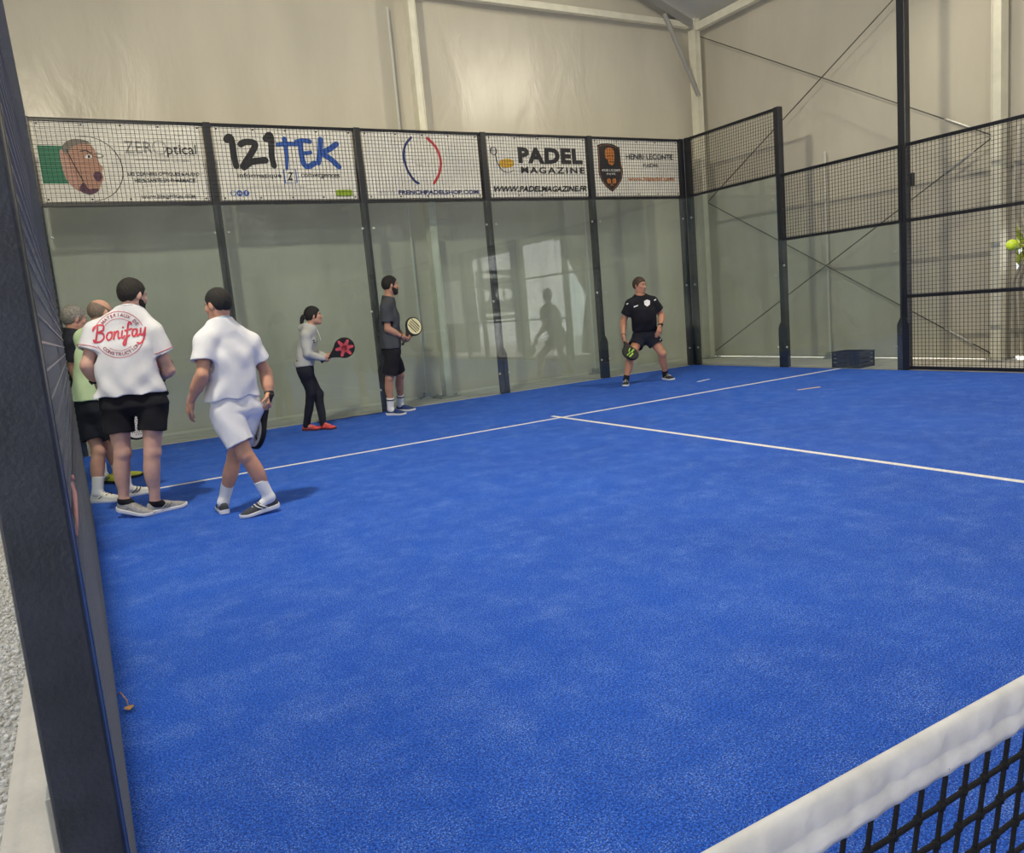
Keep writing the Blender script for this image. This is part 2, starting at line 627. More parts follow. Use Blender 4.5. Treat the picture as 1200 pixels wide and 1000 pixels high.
beam('gable_beam', (HXL, 10.70, 6.18), (6.06, 10.80, 6.29), 'aluminium tie beam crossing the gable above the banners')
beam('eave_beam', (6.10, -11.9, 6.12), (6.22, 10.66, 6.26), 'aluminium eave beam along the side of the hall')
beam('eave_beam', (-6.22, -11.9, 6.12), (-6.10, 10.66, 6.26), 'aluminium eave beam over the open side of the hall')
for yy in (10.74, 5.42):
    for s in (-1, 1):
        xe = 6.16 if s > 0 else -6.16
        g = Geo()
        p, q = np.array((xe, yy, 6.2)), np.array((RIDGE_X, yy, RIDGE_Z - 0.12))
        poly = [p + (0, -0.06, -0.08), p + (0, 0.06, -0.08), p + (0, 0.06, 0.08), p + (0, -0.06, 0.08)]
        g.prism(poly, q - p)
        o = struct(g.make('rafter_beam', GALV, origin=p))
        o['label'] = 'sloping aluminium rafter under the fabric roof'
br = struct(Geo().tube([(6.10, 10.66, 4.95), (5.35, 10.66, 6.35)], 0.04, 8).make('knee_brace_beam', GALV, origin=(6.10, 10.66, 4.95)))
br['label'] = 'short diagonal tube bracing the hall corner column'
CABLE = mat('dark_steel_cable', (0.10, 0.10, 0.09), 0.5, metal=0.4)
cab = [((6.2, 10.70, 6.05), (6.24, 5.5, 3.02), 'upper bracing cable falling from the corner column top to mid side column'),
       ((6.2, 10.68, 3.0), (6.24, 5.5, 6.05), 'upper bracing cable rising from mid corner column to side column top'),
       ((6.2, 10.68, 3.0), (6.22, 5.5, 0.10), 'lower bracing cable falling from mid corner column to side column foot'),
       ((6.2, 10.66, 0.12), (6.24, 5.5, 3.0), 'lower bracing cable rising from corner column foot to mid side column')]
for a, b, lab in cab:
    a, b = np.array(a), np.array(b)
    e = empty('bracing_cable', a, lab, 'cable', 'wind bracing cables')
    Geo().tube([a, b], 0.009, 6).make('wire_rope', CABLE, e, True)
    d = (b - a) / np.linalg.norm(b - a)
    lo_ = b if 'side column foot' in lab or 'mid side column' in lab else b
    Geo().tube([lo_ - d * 0.75, lo_ - d * 0.70, lo_ - d * 0.32, lo_ - d * 0.27], [0.006, 0.02, 0.02, 0.006], 8).make('turnbuckle', GALV, e, True)
STRAP = mat('pale_webbing_strap', (0.62, 0.62, 0.56), 0.6)
for (x, y, z1, nx, lab) in [(0.02, 10.88, 6.0, 0, 'pale webbing strap hanging beside the gable column'),
                            (3.42, 10.88, 3.4, 0, 'pale webbing strap with ground anchor behind the fourth glass panel'),
                            (6.33, 8.15, 3.4, 1, 'pale webbing strap with ground anchor on the side tarpaulin')]:
    e = empty('tension_strap', (x, y, -0.004), lab, 'strap')
    g = Geo()
    if nx:
        g.box((x - 0.003, y - 0.018, 0.05), (x + 0.003, y + 0.018, z1))
    else:
        g.box((x - 0.018, y - 0.003, 0.05), (x + 0.018, y + 0.003, z1))
    g.make('webbing', STRAP, e)
    Geo().bbox((x - 0.05, y - 0.05, -0.004), (x + 0.05, y + 0.05, 0.10), 0.008).make('ratchet', GALV, e)
    Geo().bbox((x - 0.11, y - 0.07, -0.004), (x + 0.11, y + 0.07, 0.02), 0.004).make('anchor_plate', GALV, e)

# ------------------------------------------------------------------ court enclosure
PW = 0.045


def bolt_mesh():
    g = Geo().tube([(0, 0, 0), (0, -0.012, 0), (0, -0.016, 0)], [0.017, 0.017, 0.010], 8)
    me = bpy.data.meshes.new('glass_bolt')
    me.from_pydata(g.v, [], g.f)
    me.materials.append(mat('bright_bolt', (0.45, 0.45, 0.45), 0.3, metal=0.7))
    return me


BOLT = bolt_mesh()


def bolt(parent, loc, rz=0.0):
    o = bpy.data.objects.new('glass_bolt', BOLT)
    COL.objects.link(o)
    o.parent = parent
    o.location = np.array(loc) - WPOS[parent.name]
    o.rotation_euler = (0, 0, rz)


def post(parent, x, y, z1, lo=(-PW, -0.05), hi=(PW, 0.05), c=0.006, material=STEEL, z0=0.0):
    return Geo().bbox((x + lo[0], y + lo[1], z0), (x + hi[0], y + hi[1], z1), c).make('post', material, parent)


def plate(parent, x, y, axis, s=1):
    """stiffening plate at a post's foot, chamfered at its top"""
    w, h = 0.085, 0.62
    prof = [(-w, 0), (w, 0), (w, h), (PW, h + 0.09), (-PW, h + 0.09), (-w, h)]
    g = Geo()
    if axis == 'x':
        g.prism([(x + a, y, b) for a, b in prof], (0, 0.012, 0))
    else:
        g.prism([(x, y + a, b) for a, b in prof], (0.012, 0, 0))
    return g.make('foot_plate', STEEL, parent)


bw = empty('glass_back_wall', (0, 10.0, 0), 'black framed glass back wall of the court topped with wire mesh', 'glass wall')
for x in (-5, -3, -1, 1, 3, 5):
    post(bw, x, 10.075, 4.0)
    plate(bw, x, 10.014, 'x')
    if x > -5:
        for z in (0.32, 1.45, 2.62):
            bolt(bw, (x - 0.085, 10.0, z))
    if x < 5:
        for z in (0.32, 1.45, 2.62):
            bolt(bw, (x + 0.085, 10.0, z))
for i in range(5):
    x0 = -5 + 2 * i
    Geo().box((x0 + 0.006, 10.0, 0.01), (x0 + 1.994, 10.012, 2.975)).make('glass_panel', GLASS, bw)
    Geo().bbox((x0 + 0.04, 10.04, 2.975), (x0 + 1.96, 10.08, 3.02), 0.004).make('lower_rail', STEEL, bw)
    Geo().bbox((x0 + 0.04, 10.04, 3.955), (x0 + 1.96, 10.08, 3.995), 0.004).make('top_rail', STEEL, bw)
    mp = wires(Geo(), (x0 + 0.0, 10.028, 2.98), (1, 0, 0), 2.0, (0, 0, 1), 1.0, 0.05, 0.0045, (0, -1, 0)).make('mesh_panel', WIRE, bw)
    mp['kind'] = 'stuff'

# side wall of glass and mesh on X = 5
sw = empty('glass_side_wall', (5.0, 8.0, 0), 'stepped glass and mesh side wall joining the court corner', 'glass wall')
post(sw, 5.075, 9.96, 4.0, (-0.05, -PW), (0.05, PW))
plate(sw, 5.014, 9.93, 'y')
post(sw, 5.075, 8.0, 4.0, (-0.05, -PW), (0.05, PW))
plate(sw, 5.014, 8.0, 'y')
Geo().box((5.0, 8.006, 0.01), (5.012, 9.994, 2.975)).make('glass_panel', GLASS, sw)
Geo().box((5.0, 6.006, 0.01), (5.012, 7.994, 1.985)).make('glass_panel', GLASS, sw)
for (y0, y1, z) in ((8.04, 9.92, 3.0), (8.04, 9.92, 3.975), (6.05, 7.96, 2.0), (6.05, 7.96, 2.975)):
    Geo().bbox((5.04, y0, z - 0.022), (5.08, y1, z + 0.022), 0.004).make('rail', STEEL, sw)
for (y0, z0) in ((8.0, 2.98), (6.0, 1.98)):
    mp = wires(Geo(), (5.028, y0, z0), (0, 1, 0), 2.0, (0, 0, 1), 1.0, 0.05, 0.0045, (-1, 0, 0)).make('mesh_panel', WIRE, sw)
    mp['kind'] = 'stuff'
for (y, z) in ((8.085, 0.32), (8.085, 1.45), (8.085, 2.62), (9.87, 0.32), (9.87, 1.45), (9.87, 2.62), (7.915, 0.32), (7.915, 1.6), (6.085, 0.32), (6.085, 1.6)):
    bolt(sw, (5.0, y, z), math.radians(-90))


def mesh_fence(x, side, y0, y1, posts, label, t, base_y, pm=STEEL, po=0.075, wm=None):
    e = empty('mesh_fence', (x, base_y, 0), label, 'fence')
    for (py, lo, hi) in posts:
        post(e, x + side * po, py, 3.0, lo, hi, material=pm)
    for z in (0.03, 1.0, 2.0, 2.975):
        Geo().bbox((x + side * 0.06 - 0.02, y0, z - 0.022), (x + side * 0.06 + 0.02, y1, z + 0.022), 0.004).make('rail', pm, e)
    mp = wires(Geo(), (x + side * 0.028, y0, 0.03), (0, 1, 0), y1 - y0, (0, 0, 1), 2.95, 0.05, t, (-side, 0, 0)).make('mesh_panel', wm or WIRE, e)
    mp['kind'] = 'stuff'
    return e


std = ((-0.05, -PW), (0.05, PW))
mesh_fence(5.0, 1, 0.95, 5.95, [(4.0, *std), (2.0, *std), (0.95, *std)], 'tall black wire mesh fence beside the light pole and curtain', 0.0045, 3.5)
mesh_fence(5.0, 1, -10, -0.95, [(-0.95, *std), (-4, *std), (-8, *std)], 'black wire mesh fence on the far half beyond the net', 0.0045, -5)
lf = mesh_fence(-4.927, -1, 0.98, 6.0, [(3.0, *std), (5.0, *std)], 'black wire mesh fence seen edge-on beside the open doorway', 0.005, 3.5, NEARSTEEL, 0.092, LITWIRE)
post(lf, -4.99, 0.95, 3.0, (-0.045, -0.05), (0.045, 0.05), 0.005, NEARSTEEL)
Geo().bbox((-4.956, 1.0, 0.0), (-4.944, 1.03, 3.0), 0.003).make('door_frame', NEARSTEEL, lf)
Geo().bbox((-5.12, 0.83, -0.004), (-4.95, 1.08, 0.012), 0.003).make('base_plate', NEARSTEEL, lf)
Geo().bbox((-5.045, 0.93, -0.004), (-5.035, 0.975, 0.62), 0.002).make('hinge_strip', GALV, lf)
gl = empty('glass_side_wall', (-5.0, 8.0, 0), 'glass and mesh side wall beside the group of waiting players', 'glass wall')
post(gl, -5.075, 9.96, 4.0, *std)
post(gl, -5.075, 8.0, 4.0, *std)
post(gl, -5.075, 6.0, 3.0, *std)
Geo().box((-5.012, 8.006, 0.01), (-5.0, 9.94, 2.975)).make('glass_panel', GLASS, gl)
Geo().box((-5.012, 6.006, 0.01), (-5.0, 7.994, 1.985)).make('glass_panel', GLASS, gl)
for (y0, y1, z) in ((8.04, 9.92, 3.0), (8.04, 9.92, 3.975), (6.05, 7.96, 2.0), (6.05, 7.96, 2.975)):
    Geo().bbox((-5.08, y0, z - 0.022), (-5.04, y1, z + 0.022), 0.004).make('rail', STEEL, gl)
for (y0, z0) in ((8.0, 2.98), (6.0, 1.98)):
    mp = wires(Geo(), (-5.028, y0, z0), (0, 1, 0), 2.0, (0, 0, 1), 1.0, 0.05, 0.0045, (1, 0, 0)).make('mesh_panel', WIRE, gl)
    mp['kind'] = 'stuff'

# flood light poles
LENS = mat('lit_led_lens', (0.9, 0.85, 0.7), 0.4, emis=(FLOOD_COL, 14.0))
plabs = ['tall black light pole between glass and mesh fence', 'black light pole on the doorway side of the court',
         'black light pole beyond the net by the closed tarpaulin', 'black light pole beyond the net on the open side']
for i, (loc, aim) in enumerate(FLOODS):
    x, y, z = loc
    s = 1 if x > 0 else -1
    e = empty('light_pole', (s * 5.09, y, 0), plabs[i], 'light pole', 'flood light poles around the court')
    Geo().bbox((s * 5.09 - 0.055, y - 0.055, 0), (s * 5.09 + 0.055, y + 0.055, z + 0.05), 0.008).make('pole', STEEL, e)
    if i == 0:
        plate(e, 5.014, 6.0, 'y')
        Geo().bbox((5.15, 6.0 - 0.07, 2.45), (5.21, 6.0 + 0.07, 2.62), 0.006).make('junction_box', STEEL, e)
    d = np.array(aim, float) - np.array(loc)
    d /= np.linalg.norm(d)
    u = np.cross(d, (0, 0, 1)); u /= np.linalg.norm(u)
    w = np.cross(u, d)
    c0 = np.array(loc) + d * 0.12 + np.array((0, 0, 0.12))
    q = [c0 + u * a * 0.26 + w * b * 0.17 for a, b in ((-1, -1), (1, -1), (1, 1), (-1, 1))]
    Geo().prism(q, -d * 0.07).make('lamp_housing', STEEL, e)
    q = [c0 + d * 0.003 + u * a * 0.24 + w * b * 0.15 for a, b in ((-1, -1), (1, -1), (1, 1), (-1, 1))]
    Geo().prism(q, d * 0.004).make('lens', LENS, e)
    L = bpy.data.lights.new('flood_light', 'AREA')
    L.shape = 'RECTANGLE'
    L.size, L.size_y = 0.46, 0.28
    L.energy = FLOOD_W[i]
    L.color = FLOOD_COL
    lo = bpy.data.objects.new('flood_light', L)
    COL.objects.link(lo)
    lo.parent = e
    lo.rotation_mode = 'QUATERNION'
    lo.rotation_quaternion = Vector(d).to_track_quat('-Z', 'Y')
    lo.location = c0 + d * 0.012 - WPOS[e.name]

# ------------------------------------------------------------------ lettering and banners
def text_shape(txt, bold=0.0, shear=0.0, space=1.0):
    cu = bpy.data.curves.new('lettering', 'FONT')
    cu.body = txt
    cu.offset = bold
    cu.shear = shear
    cu.space_character = space
    cu.resolution_u = 3
    ob = bpy.data.objects.new('lettering', cu)
    me = bpy.data.meshes.new_from_object(ob)
    V = np.array([v.co[:2] for v in me.vertices]).reshape(-1, 2)
    F = [tuple(p.vertices) for p in me.polygons]
    bpy.data.objects.remove(ob)
    bpy.data.curves.remove(cu)
    bpy.data.meshes.remove(me)
    return V, F


def fit(shape, x0, x1, y0, y1):
    V, F = shape
    lo, hi = V.min(0), V.max(0)
    W = (V - lo) / np.maximum(hi - lo, 1e-6)
    return np.stack([x0 + W[:, 0] * (x1 - x0), y0 + W[:, 1] * (y1 - y0)], 1), F


def smooth_line(pts, n=6, closed=False):
    P = [np.array(p, float) for p in pts]
    out = []
    N = len(P)
    rngi = range(N) if closed else range(N - 1)
    for i in rngi:
        if closed:
            a, b, c, d = P[(i - 1) % N], P[i], P[(i + 1) % N], P[(i + 2) % N]
        else:
            a, b, c, d = P[max(i - 1, 0)], P[i], P[i + 1], P[min(i + 2, N - 1)]
        for k in range(n):
            t = k / n
            out.append(0.5 * ((2 * b) + (c - a) * t + (2 * a - 5 * b + 4 * c - d) * t * t + (3 * b - a - 3 * c + d) * t ** 3))
    if not closed:
        out.append(P[-1])
    return out


def stroke(pts, w, smooth=6, closed=False, taper=None):
    """a brush stroke: flat ribbon of width w along a smoothed line, rounded ends"""
    L = smooth_line(pts, smooth, closed) if smooth else [np.array(p, float) for p in pts]
    V, F = [], []
    N = len(L)
    for i, p in enumerate(L):
        a = L[(i - 1) % N] if closed else L[max(i - 1, 0)]
        b = L[(i + 1) % N] if closed else L[min(i + 1, N - 1)]
        d = b - a
        d = d / (np.linalg.norm(d) + 1e-9)
        nrm = np.array([-d[1], d[0]])
        ww = w * (taper[0] + (taper[1] - taper[0]) * i / (N - 1)) if taper else w
        V += [p + nrm * ww / 2, p - nrm * ww / 2]
    for i in range(N if closed else N - 1):
        j = (i + 1) % N
        F.append((2 * i, 2 * i + 1, 2 * j + 1, 2 * j))
    if not closed:
        for (p, q, e) in ((L[0], L[1], 0), (L[-1], L[-2], N - 1)):
            d = (p - q) / (np.linalg.norm(p - q) + 1e-9)
            nrm = np.array([-d[1], d[0]])
            ww = np.linalg.norm(np.array(V[2 * e]) - np.array(V[2 * e + 1])) / 2
            k = len(V)
            for t in np.linspace(-math.pi / 2, math.pi / 2, 7):
                V.append(p + ww * (math.cos(t) * d + math.sin(t) * nrm))
            F.append(tuple(range(k, k + 7)))
    return np.array(V), F


def disc(cx, cy_, rx, ry=None, n=28):
    ry = ry or rx
    t = np.linspace(0, 2 * math.pi, n, endpoint=False)
    return np.stack([cx + rx * np.cos(t), cy_ + ry * np.sin(t)], 1), [tuple(range(n))]


def poly(pts, smooth=0):
    L = smooth_line(pts, smooth, True) if smooth else pts
    return np.array(L, float), [tuple(range(len(L)))]


def arc(cx, cy_, r, a0, a1, w, n=30):
    t = np.radians(np.linspace(a0, a1, n))
    return stroke([(cx + r * math.cos(a), cy_ + r * math.sin(a)) for a in t], w, 0)


def cut_grid(V, F, step):
    """split flat shapes along a square grid so that they can follow a curved sheet"""
    bm = bmesh.new()
    vs_ = [bm.verts.new((p[0], p[1], 0)) for p in V]
    for f in F:
        try:
            bm.faces.new([vs_[i] for i in f])
        except ValueError:
            pass
    bmesh.ops.triangulate(bm, faces=[f for f in bm.faces if len(f.verts) > 4])
    lo, hi = np.min(V, 0), np.max(V, 0)
    for ax in (0, 1):
        for k in range(int(math.floor(lo[ax] / step)) + 1, int(math.ceil(hi[ax] / step))):
            co, no = [0, 0, 0], [0, 0, 0]
            co[ax], no[ax] = k * step, 1
            bmesh.ops.bisect_plane(bm, geom=bm.verts[:] + bm.edges[:] + bm.faces[:], plane_co=co, plane_no=no)
    bm.verts.index_update()
    V2 = np.array([v.co[:2] for v in bm.verts])
    F2 = [tuple(v.index for v in f.verts) for f in bm.faces]
    bm.free()
    return V2, F2


VINYL = mat('white_vinyl', (0.84, 0.82, 0.74), 0.5, var=0.06, vscale=3)
BW, BH = 1.84, 0.92
INK = {'black': (0.02, 0.02, 0.025), 'navy': (0.02, 0.035, 0.16), 'blue': (0.025, 0.10, 0.42), 'red': (0.62, 0.05, 0.06), 'grey': (0.28, 0.28, 0.27),
       'pale': (0.50, 0.50, 0.49), 'green': (0.02, 0.22, 0.12), 'lime': (0.30, 0.44, 0.03), 'skin': (0.50, 0.27, 0.19), 'skin2': (0.58, 0.33, 0.26),
       'plum': (0.10, 0.03, 0.07), 'orange': (0.62, 0.22, 0.05), 'white': (0.78, 0.77, 0.72), 'amber': (0.72, 0.42, 0.04), 'hair': (0.22, 0.20, 0.17)}


def ink(c):
    return mat('print_' + c, INK[c], 0.55)


def banner(i, label, content):
    x0 = -5 + 2 * i + 0.08
    z0 = 3.035
    ph = 1.3 * i + 0.4

    def pos(x, z, off):
        e = min(1, 4 * min(x, BW - x) / BW + 0.25) * (0.35 + 0.65 * math.sin(math.pi * min(max(z / BH, 0), 1)) ** 0.5)
        w = e * (0.010 * math.sin(2.6 * x + ph) + 0.008 * math.sin(7.3 * x + 5.1 * z + ph) + 0.006 * math.sin(3 * x - 9 * z + 2 * ph))
        return (x0 + x, 10.058 + w - off, z0 + z)
    st = 0.046
    nx_, nz_ = 40, 20
    V = [pos(BW * a / nx_, BH * b / nz_, 0) for a in range(nx_ + 1) for b in range(nz_ + 1)]
    F = [(a * (nz_ + 1) + b, (a + 1) * (nz_ + 1) + b, (a + 1) * (nz_ + 1) + b + 1, a * (nz_ + 1) + b + 1) for a in range(nx_) for b in range(nz_)]
    o = build('banner', V, F, VINYL, smooth=True, origin=(x0 + BW / 2, 10.058, z0))
    tag(o, label, 'banner', 'advertising banners above the glass')
    for j, (c, nm, (sv, sf)) in enumerate(content):
        sv = np.array(sv, float) * (BW, BH)
        v2, f2 = cut_grid(sv, sf, 0.046)
        q = Geo().add([pos(min(max(a, 0.001), BW - 0.001), b, 0.0022 + 0.0006 * j) for a, b in v2], f2).make(nm, ink(c), o)
        if nm == 'lettering':
            q['kind'] = 'stuff'
    gr_ = Geo()
    for cx in (0.02, 0.27, 0.5, 0.73, 0.98):
        for cz in (0.03, 0.97):
            p = np.array(pos(cx * BW, cz * BH, 0.003))
            gr_.tube([p, p + (0, -0.004, 0)], 0.012, 8)
    gr_.make('eyelets', DARKG, o)['kind'] = 'stuff'
    return o


T = text_shape


def mstroke(pts, w, n=6, closed=False, taper=None):
    v_, f_ = stroke([(a * BW, b * BH) for a, b in pts], w, n, closed, taper)
    return v_ / (BW, BH), f_


c1 = [('green', 'print', poly([(0.005, 0.23), (0.15, 0.23), (0.15, 0.70), (0.005, 0.70)])),
      ('grey', 'print', arc(0, 0, 1, 0, 1, 0.01))]
circ = [(0.272 + 0.205 * math.cos(t), 0.42 + 0.41 * math.sin(t)) for t in np.radians(np.linspace(-85, 100, 40))]
c1[1] = ('black', 'print', stroke(circ, 0.006, 0))
c1 += [('skin2', 'face_print', poly([(0.125, 0.62), (0.155, 0.64), (0.20, 0.42), (0.235, 0.26), (0.225, 0.14), (0.19, 0.15), (0.15, 0.24), (0.13, 0.36)], 5)),
       ('skin', 'face_print', poly([(0.155, 0.70), (0.21, 0.775), (0.27, 0.77), (0.32, 0.70), (0.335, 0.60), (0.345, 0.49), (0.362, 0.44), (0.352, 0.38), (0.356, 0.30), (0.335, 0.22), (0.31, 0.13), (0.255, 0.10), (0.215, 0.20), (0.175, 0.42)], 5)),
       ('hair', 'face_print', poly([(0.140, 0.66), (0.165, 0.745), (0.215, 0.79), (0.275, 0.785), (0.31, 0.74), (0.26, 0.735), (0.20, 0.69), (0.165, 0.60)], 5)),
       ('plum', 'face_print', poly([(0.298, 0.345), (0.32, 0.385), (0.345, 0.365), (0.347, 0.30), (0.325, 0.255), (0.303, 0.285)], 5)),
       ('plum', 'face_print', poly([(0.205, 0.15), (0.235, 0.245), (0.26, 0.16), (0.30, 0.17), (0.315, 0.14), (0.26, 0.09)], 4)),
       ('black', 'face_print', stroke([(0.165, 0.66), (0.19, 0.50), (0.215, 0.36), (0.235, 0.26)], 0.007)),
       ('black', 'face_print', stroke([(0.245, 0.64), (0.28, 0.645), (0.305, 0.615)], 0.012)),
       ('white', 'face_print', poly([(0.265, 0.56), (0.285, 0.60), (0.308, 0.575), (0.288, 0.545)], 4)),
       ('black', 'face_print', disc(0.290, 0.572, 0.008, 0.018)),
       ('black', 'face_print', stroke([(0.315, 0.60), (0.345, 0.615), (0.375, 0.58), (0.345, 0.56), (0.315, 0.58)], 0.005)),
       ('grey', 'lettering', fit(T('ZER'), 0.505, 0.675, 0.62, 0.775)),
       ('grey', 'lettering', stroke([(0.722 + 0.042 * math.cos(t), 0.70 + 0.085 * math.sin(t)) for t in np.linspace(0, 6.0, 24)], 0.006, 0)),
       ('black', 'lettering', fit(T('ptical'), 0.765, 0.955, 0.575, 0.745)),
       ('grey', 'lettering', fit(T('opticien a domicile et en ligne'), 0.565, 0.90, 0.52, 0.555)),
       ('black', 'lettering', fit(T('LES CORNERS OPTIQUES & AUDIO', 0.02), 0.505, 0.955, 0.325, 0.375)),
       ('black', 'lettering', fit(T('100 % SANTE EN PHARMACIE', 0.02), 0.54, 0.925, 0.245, 0.295)),
       ('black', 'lettering', fit(T('WWW.ZEROPTICAL.COM', 0.01), 0.565, 0.905, 0.035, 0.075))]
banner(0, 'white banner with a shouting face on a green block', c1)

k = 'black'
c2 = [(k, 'brush_letter', mstroke([(0.085, 0.83), (0.105, 0.865), (0.118, 0.80), (0.118, 0.62), (0.125, 0.47)], 0.100, 6, False, (0.95, 0.8))),
      (k, 'brush_letter', mstroke([(0.175, 0.77), (0.205, 0.80), (0.255, 0.80), (0.275, 0.765), (0.245, 0.66), (0.175, 0.475), (0.185, 0.465), (0.24, 0.535), (0.335, 0.555)], 0.082)),
      (k, 'brush_letter', mstroke([(0.355, 0.85), (0.385, 0.905), (0.392, 0.82), (0.382, 0.62), (0.392, 0.48)], 0.100, 6, False, (0.9, 0.75))),
      ('blue', 'brush_letter', mstroke([(0.432, 0.77), (0.50, 0.785), (0.575, 0.785)], 0.056)),
      ('blue', 'brush_letter', mstroke([(0.488, 0.85), (0.490, 0.68), (0.480, 0.44)], 0.080, 6, False, (0.9, 0.5))),
      ('blue', 'brush_letter', mstroke([(0.575, 0.82), (0.625, 0.84), (0.675, 0.83)], 0.060)),
      ('blue', 'brush_letter', mstroke([(0.605, 0.82), (0.600, 0.66), (0.610, 0.51), (0.64, 0.47), (0.69, 0.52)], 0.074)),
      ('blue', 'brush_letter', mstroke([(0.61, 0.665), (0.645, 0.665), (0.672, 0.675)], 0.050)),
      ('blue', 'brush_letter', mstroke([(0.755, 0.86), (0.745, 0.70), (0.722, 0.53)], 0.072)),
      ('blue', 'brush_letter', mstroke([(0.875, 0.80), (0.82, 0.73), (0.765, 0.665), (0.82, 0.58), (0.875, 0.47)], 0.074)),
      (k, 'lettering', fit(T('informatique', 0.01), 0.125, 0.435, 0.295, 0.375)),
      (k, 'lettering', fit(T('convergences', 0.01), 0.575, 0.875, 0.295, 0.365)),
      ('blue', 'logo', stroke([(0.455, 0.235), (0.455, 0.425), (0.54, 0.425), (0.54, 0.235), (0.455, 0.235)], 0.008, 0)),
      (k, 'logo', fit(T('Z', 0.02, 0.2), 0.475, 0.52, 0.275, 0.385)),
      ('pale', 'lettering', fit(T('votre partenaire informatique et reseaux'), 0.10, 0.60, 0.165, 0.195)),
      ('blue', 'logo', stroke([(0.078 + 0.017 * math.cos(t), 0.095 + 0.034 * math.sin(t)) for t in np.linspace(0, 6.28, 20)], 0.005, 0)),
      ('blue', 'logo', disc(0.122, 0.095, 0.020, 0.041)),
      ('blue', 'logo', disc(0.168, 0.095, 0.020, 0.041)),
      ('white', 'logo', fit(T('in', 0.03), 0.113, 0.132, 0.078, 0.112)),
      ('white', 'logo', fit(T('f', 0.03), 0.162, 0.175, 0.070, 0.120)),
      ('lime', 'logo', poly([(0.83, 0.055), (0.845, 0.045), (0.95, 0.045), (0.96, 0.055), (0.96, 0.125), (0.95, 0.135), (0.845, 0.135), (0.83, 0.125)]))]
banner(1, 'white banner with brush lettering, first half black and second half blue', c2)

c3 = [('navy', 'logo', mstroke([(0.405, 0.93), (0.345, 0.80), (0.325, 0.62), (0.345, 0.42), (0.395, 0.27), (0.43, 0.23)], 0.034)),
      ('red', 'logo', mstroke([(0.548, 0.93), (0.615, 0.79), (0.645, 0.58), (0.62, 0.38), (0.565, 0.23)], 0.040)),
      ('pale', 'lettering', fit(T('french padel'), 0.39, 0.50, 0.555, 0.595)),
      ('grey', 'lettering', fit(T('shop'), 0.415, 0.475, 0.49, 0.525)),
      ('pale', 'lettering', fit(T('WWW.'), 0.07, 0.235, 0.065, 0.125)),
      ('navy', 'lettering', fit(T('FRENCHPADELSHOP.COM', 0.035), 0.25, 0.965, 0.06, 0.125))]
banner(2, 'white banner with one blue and one red arc forming an open circle', c3)

c4 = [(k, 'lettering', fit(T('PADEL', 0.06, 0, 1.12), 0.285, 0.965, 0.56, 0.83)),
      ('amber', 'print', poly([(0.11, 0.60), (0.19, 0.63), (0.24, 0.58), (0.22, 0.50), (0.15, 0.48), (0.10, 0.52)], 4)),
      (k, 'logo', stroke([(0.055 + 0.028 * math.cos(t), 0.755 + 0.062 * math.sin(t)) for t in np.linspace(0, 6.28, 22)], 0.009, 0)),
      (k, 'logo', stroke([(0.07, 0.69), (0.085, 0.55), (0.125, 0.44), (0.18, 0.405), (0.235, 0.445)], 0.008)),
      (k, 'lettering', fit(T('MAGAZINE', 0.03, 0, 1.3), 0.305, 0.975, 0.395, 0.505)),
      (k, 'lettering', fit(T('WWW.PADELMAGAZINE.FR', 0.03, 0.25), 0.025, 0.985, 0.085, 0.185))]
for i_ in range(5):
    c4.insert(2, ('pale', 'print', stroke([(0.035 + 0.009 * i_, 0.73), (0.040 + 0.009 * i_, 0.78)], 0.003, 0)))
banner(3, 'white banner with widely spaced black capitals and a small yellow patch', c4)

shield = [(0.045, 0.895), (0.10, 0.925), (0.165, 0.935), (0.235, 0.915), (0.305, 0.865), (0.315, 0.62), (0.325, 0.45), (0.305, 0.30), (0.25, 0.17), (0.19, 0.075), (0.125, 0.155), (0.07, 0.28), (0.045, 0.42), (0.05, 0.65)]
c5 = [(k, 'logo', poly(shield)),
      ('orange', 'logo', stroke([(0.187 + 0.92 * (a - 0.187), 0.52 + 0.93 * (b - 0.52)) for a, b in shield] + [(0.187 + 0.92 * (0.045 - 0.187), 0.52 + 0.93 * (0.895 - 0.52))], 0.004, 0)),
      ('orange', 'logo', poly([(0.125, 0.79), (0.15, 0.845), (0.19, 0.855), (0.225, 0.83), (0.235, 0.76), (0.235, 0.66), (0.225, 0.58), (0.205, 0.545), (0.17, 0.57), (0.155, 0.64), (0.13, 0.68)], 4)),
      (k, 'logo', stroke([(0.145, 0.70), (0.175, 0.72), (0.19, 0.705)], 0.008)),
      (k, 'logo', stroke([(0.20, 0.72), (0.225, 0.715)], 0.008)),
      (k, 'logo', stroke([(0.175, 0.615), (0.205, 0.61), (0.225, 0.615)], 0.009)),
      ('white', 'lettering', fit(T('HENRI LECONTE', 0.02), 0.075, 0.295, 0.435, 0.48)),
      ('white', 'lettering', fit(T('PADEL', 0.02), 0.135, 0.24, 0.375, 0.41)),
      ('orange', 'logo', disc(0.155, 0.27, 0.022, 0.045)), ('orange', 'logo', disc(0.215, 0.27, 0.022, 0.045)),
      ('orange', 'logo', stroke([(0.165, 0.24), (0.20, 0.185)], 0.008)), ('orange', 'logo', stroke([(0.205, 0.24), (0.17, 0.185)], 0.008)),
      (k, 'lettering', fit(T('HENRI LECONTE', 0.012), 0.375, 0.935, 0.665, 0.76)),
      (k, 'lettering', fit(T('PADEL', 0.0), 0.57, 0.755, 0.52, 0.585)),
      ('grey', 'lettering', stroke([(0.39, 0.555), (0.54, 0.555)], 0.004, 0)), ('grey', 'lettering', stroke([(0.785, 0.555), (0.93, 0.555)], 0.004, 0)),
      ('orange', 'lettering', fit(T('www.hlpadel.com', 0.015), 0.375, 0.94, 0.255, 0.345))]
banner(4, 'white banner with a black shield emblem and thin capitals', c5)

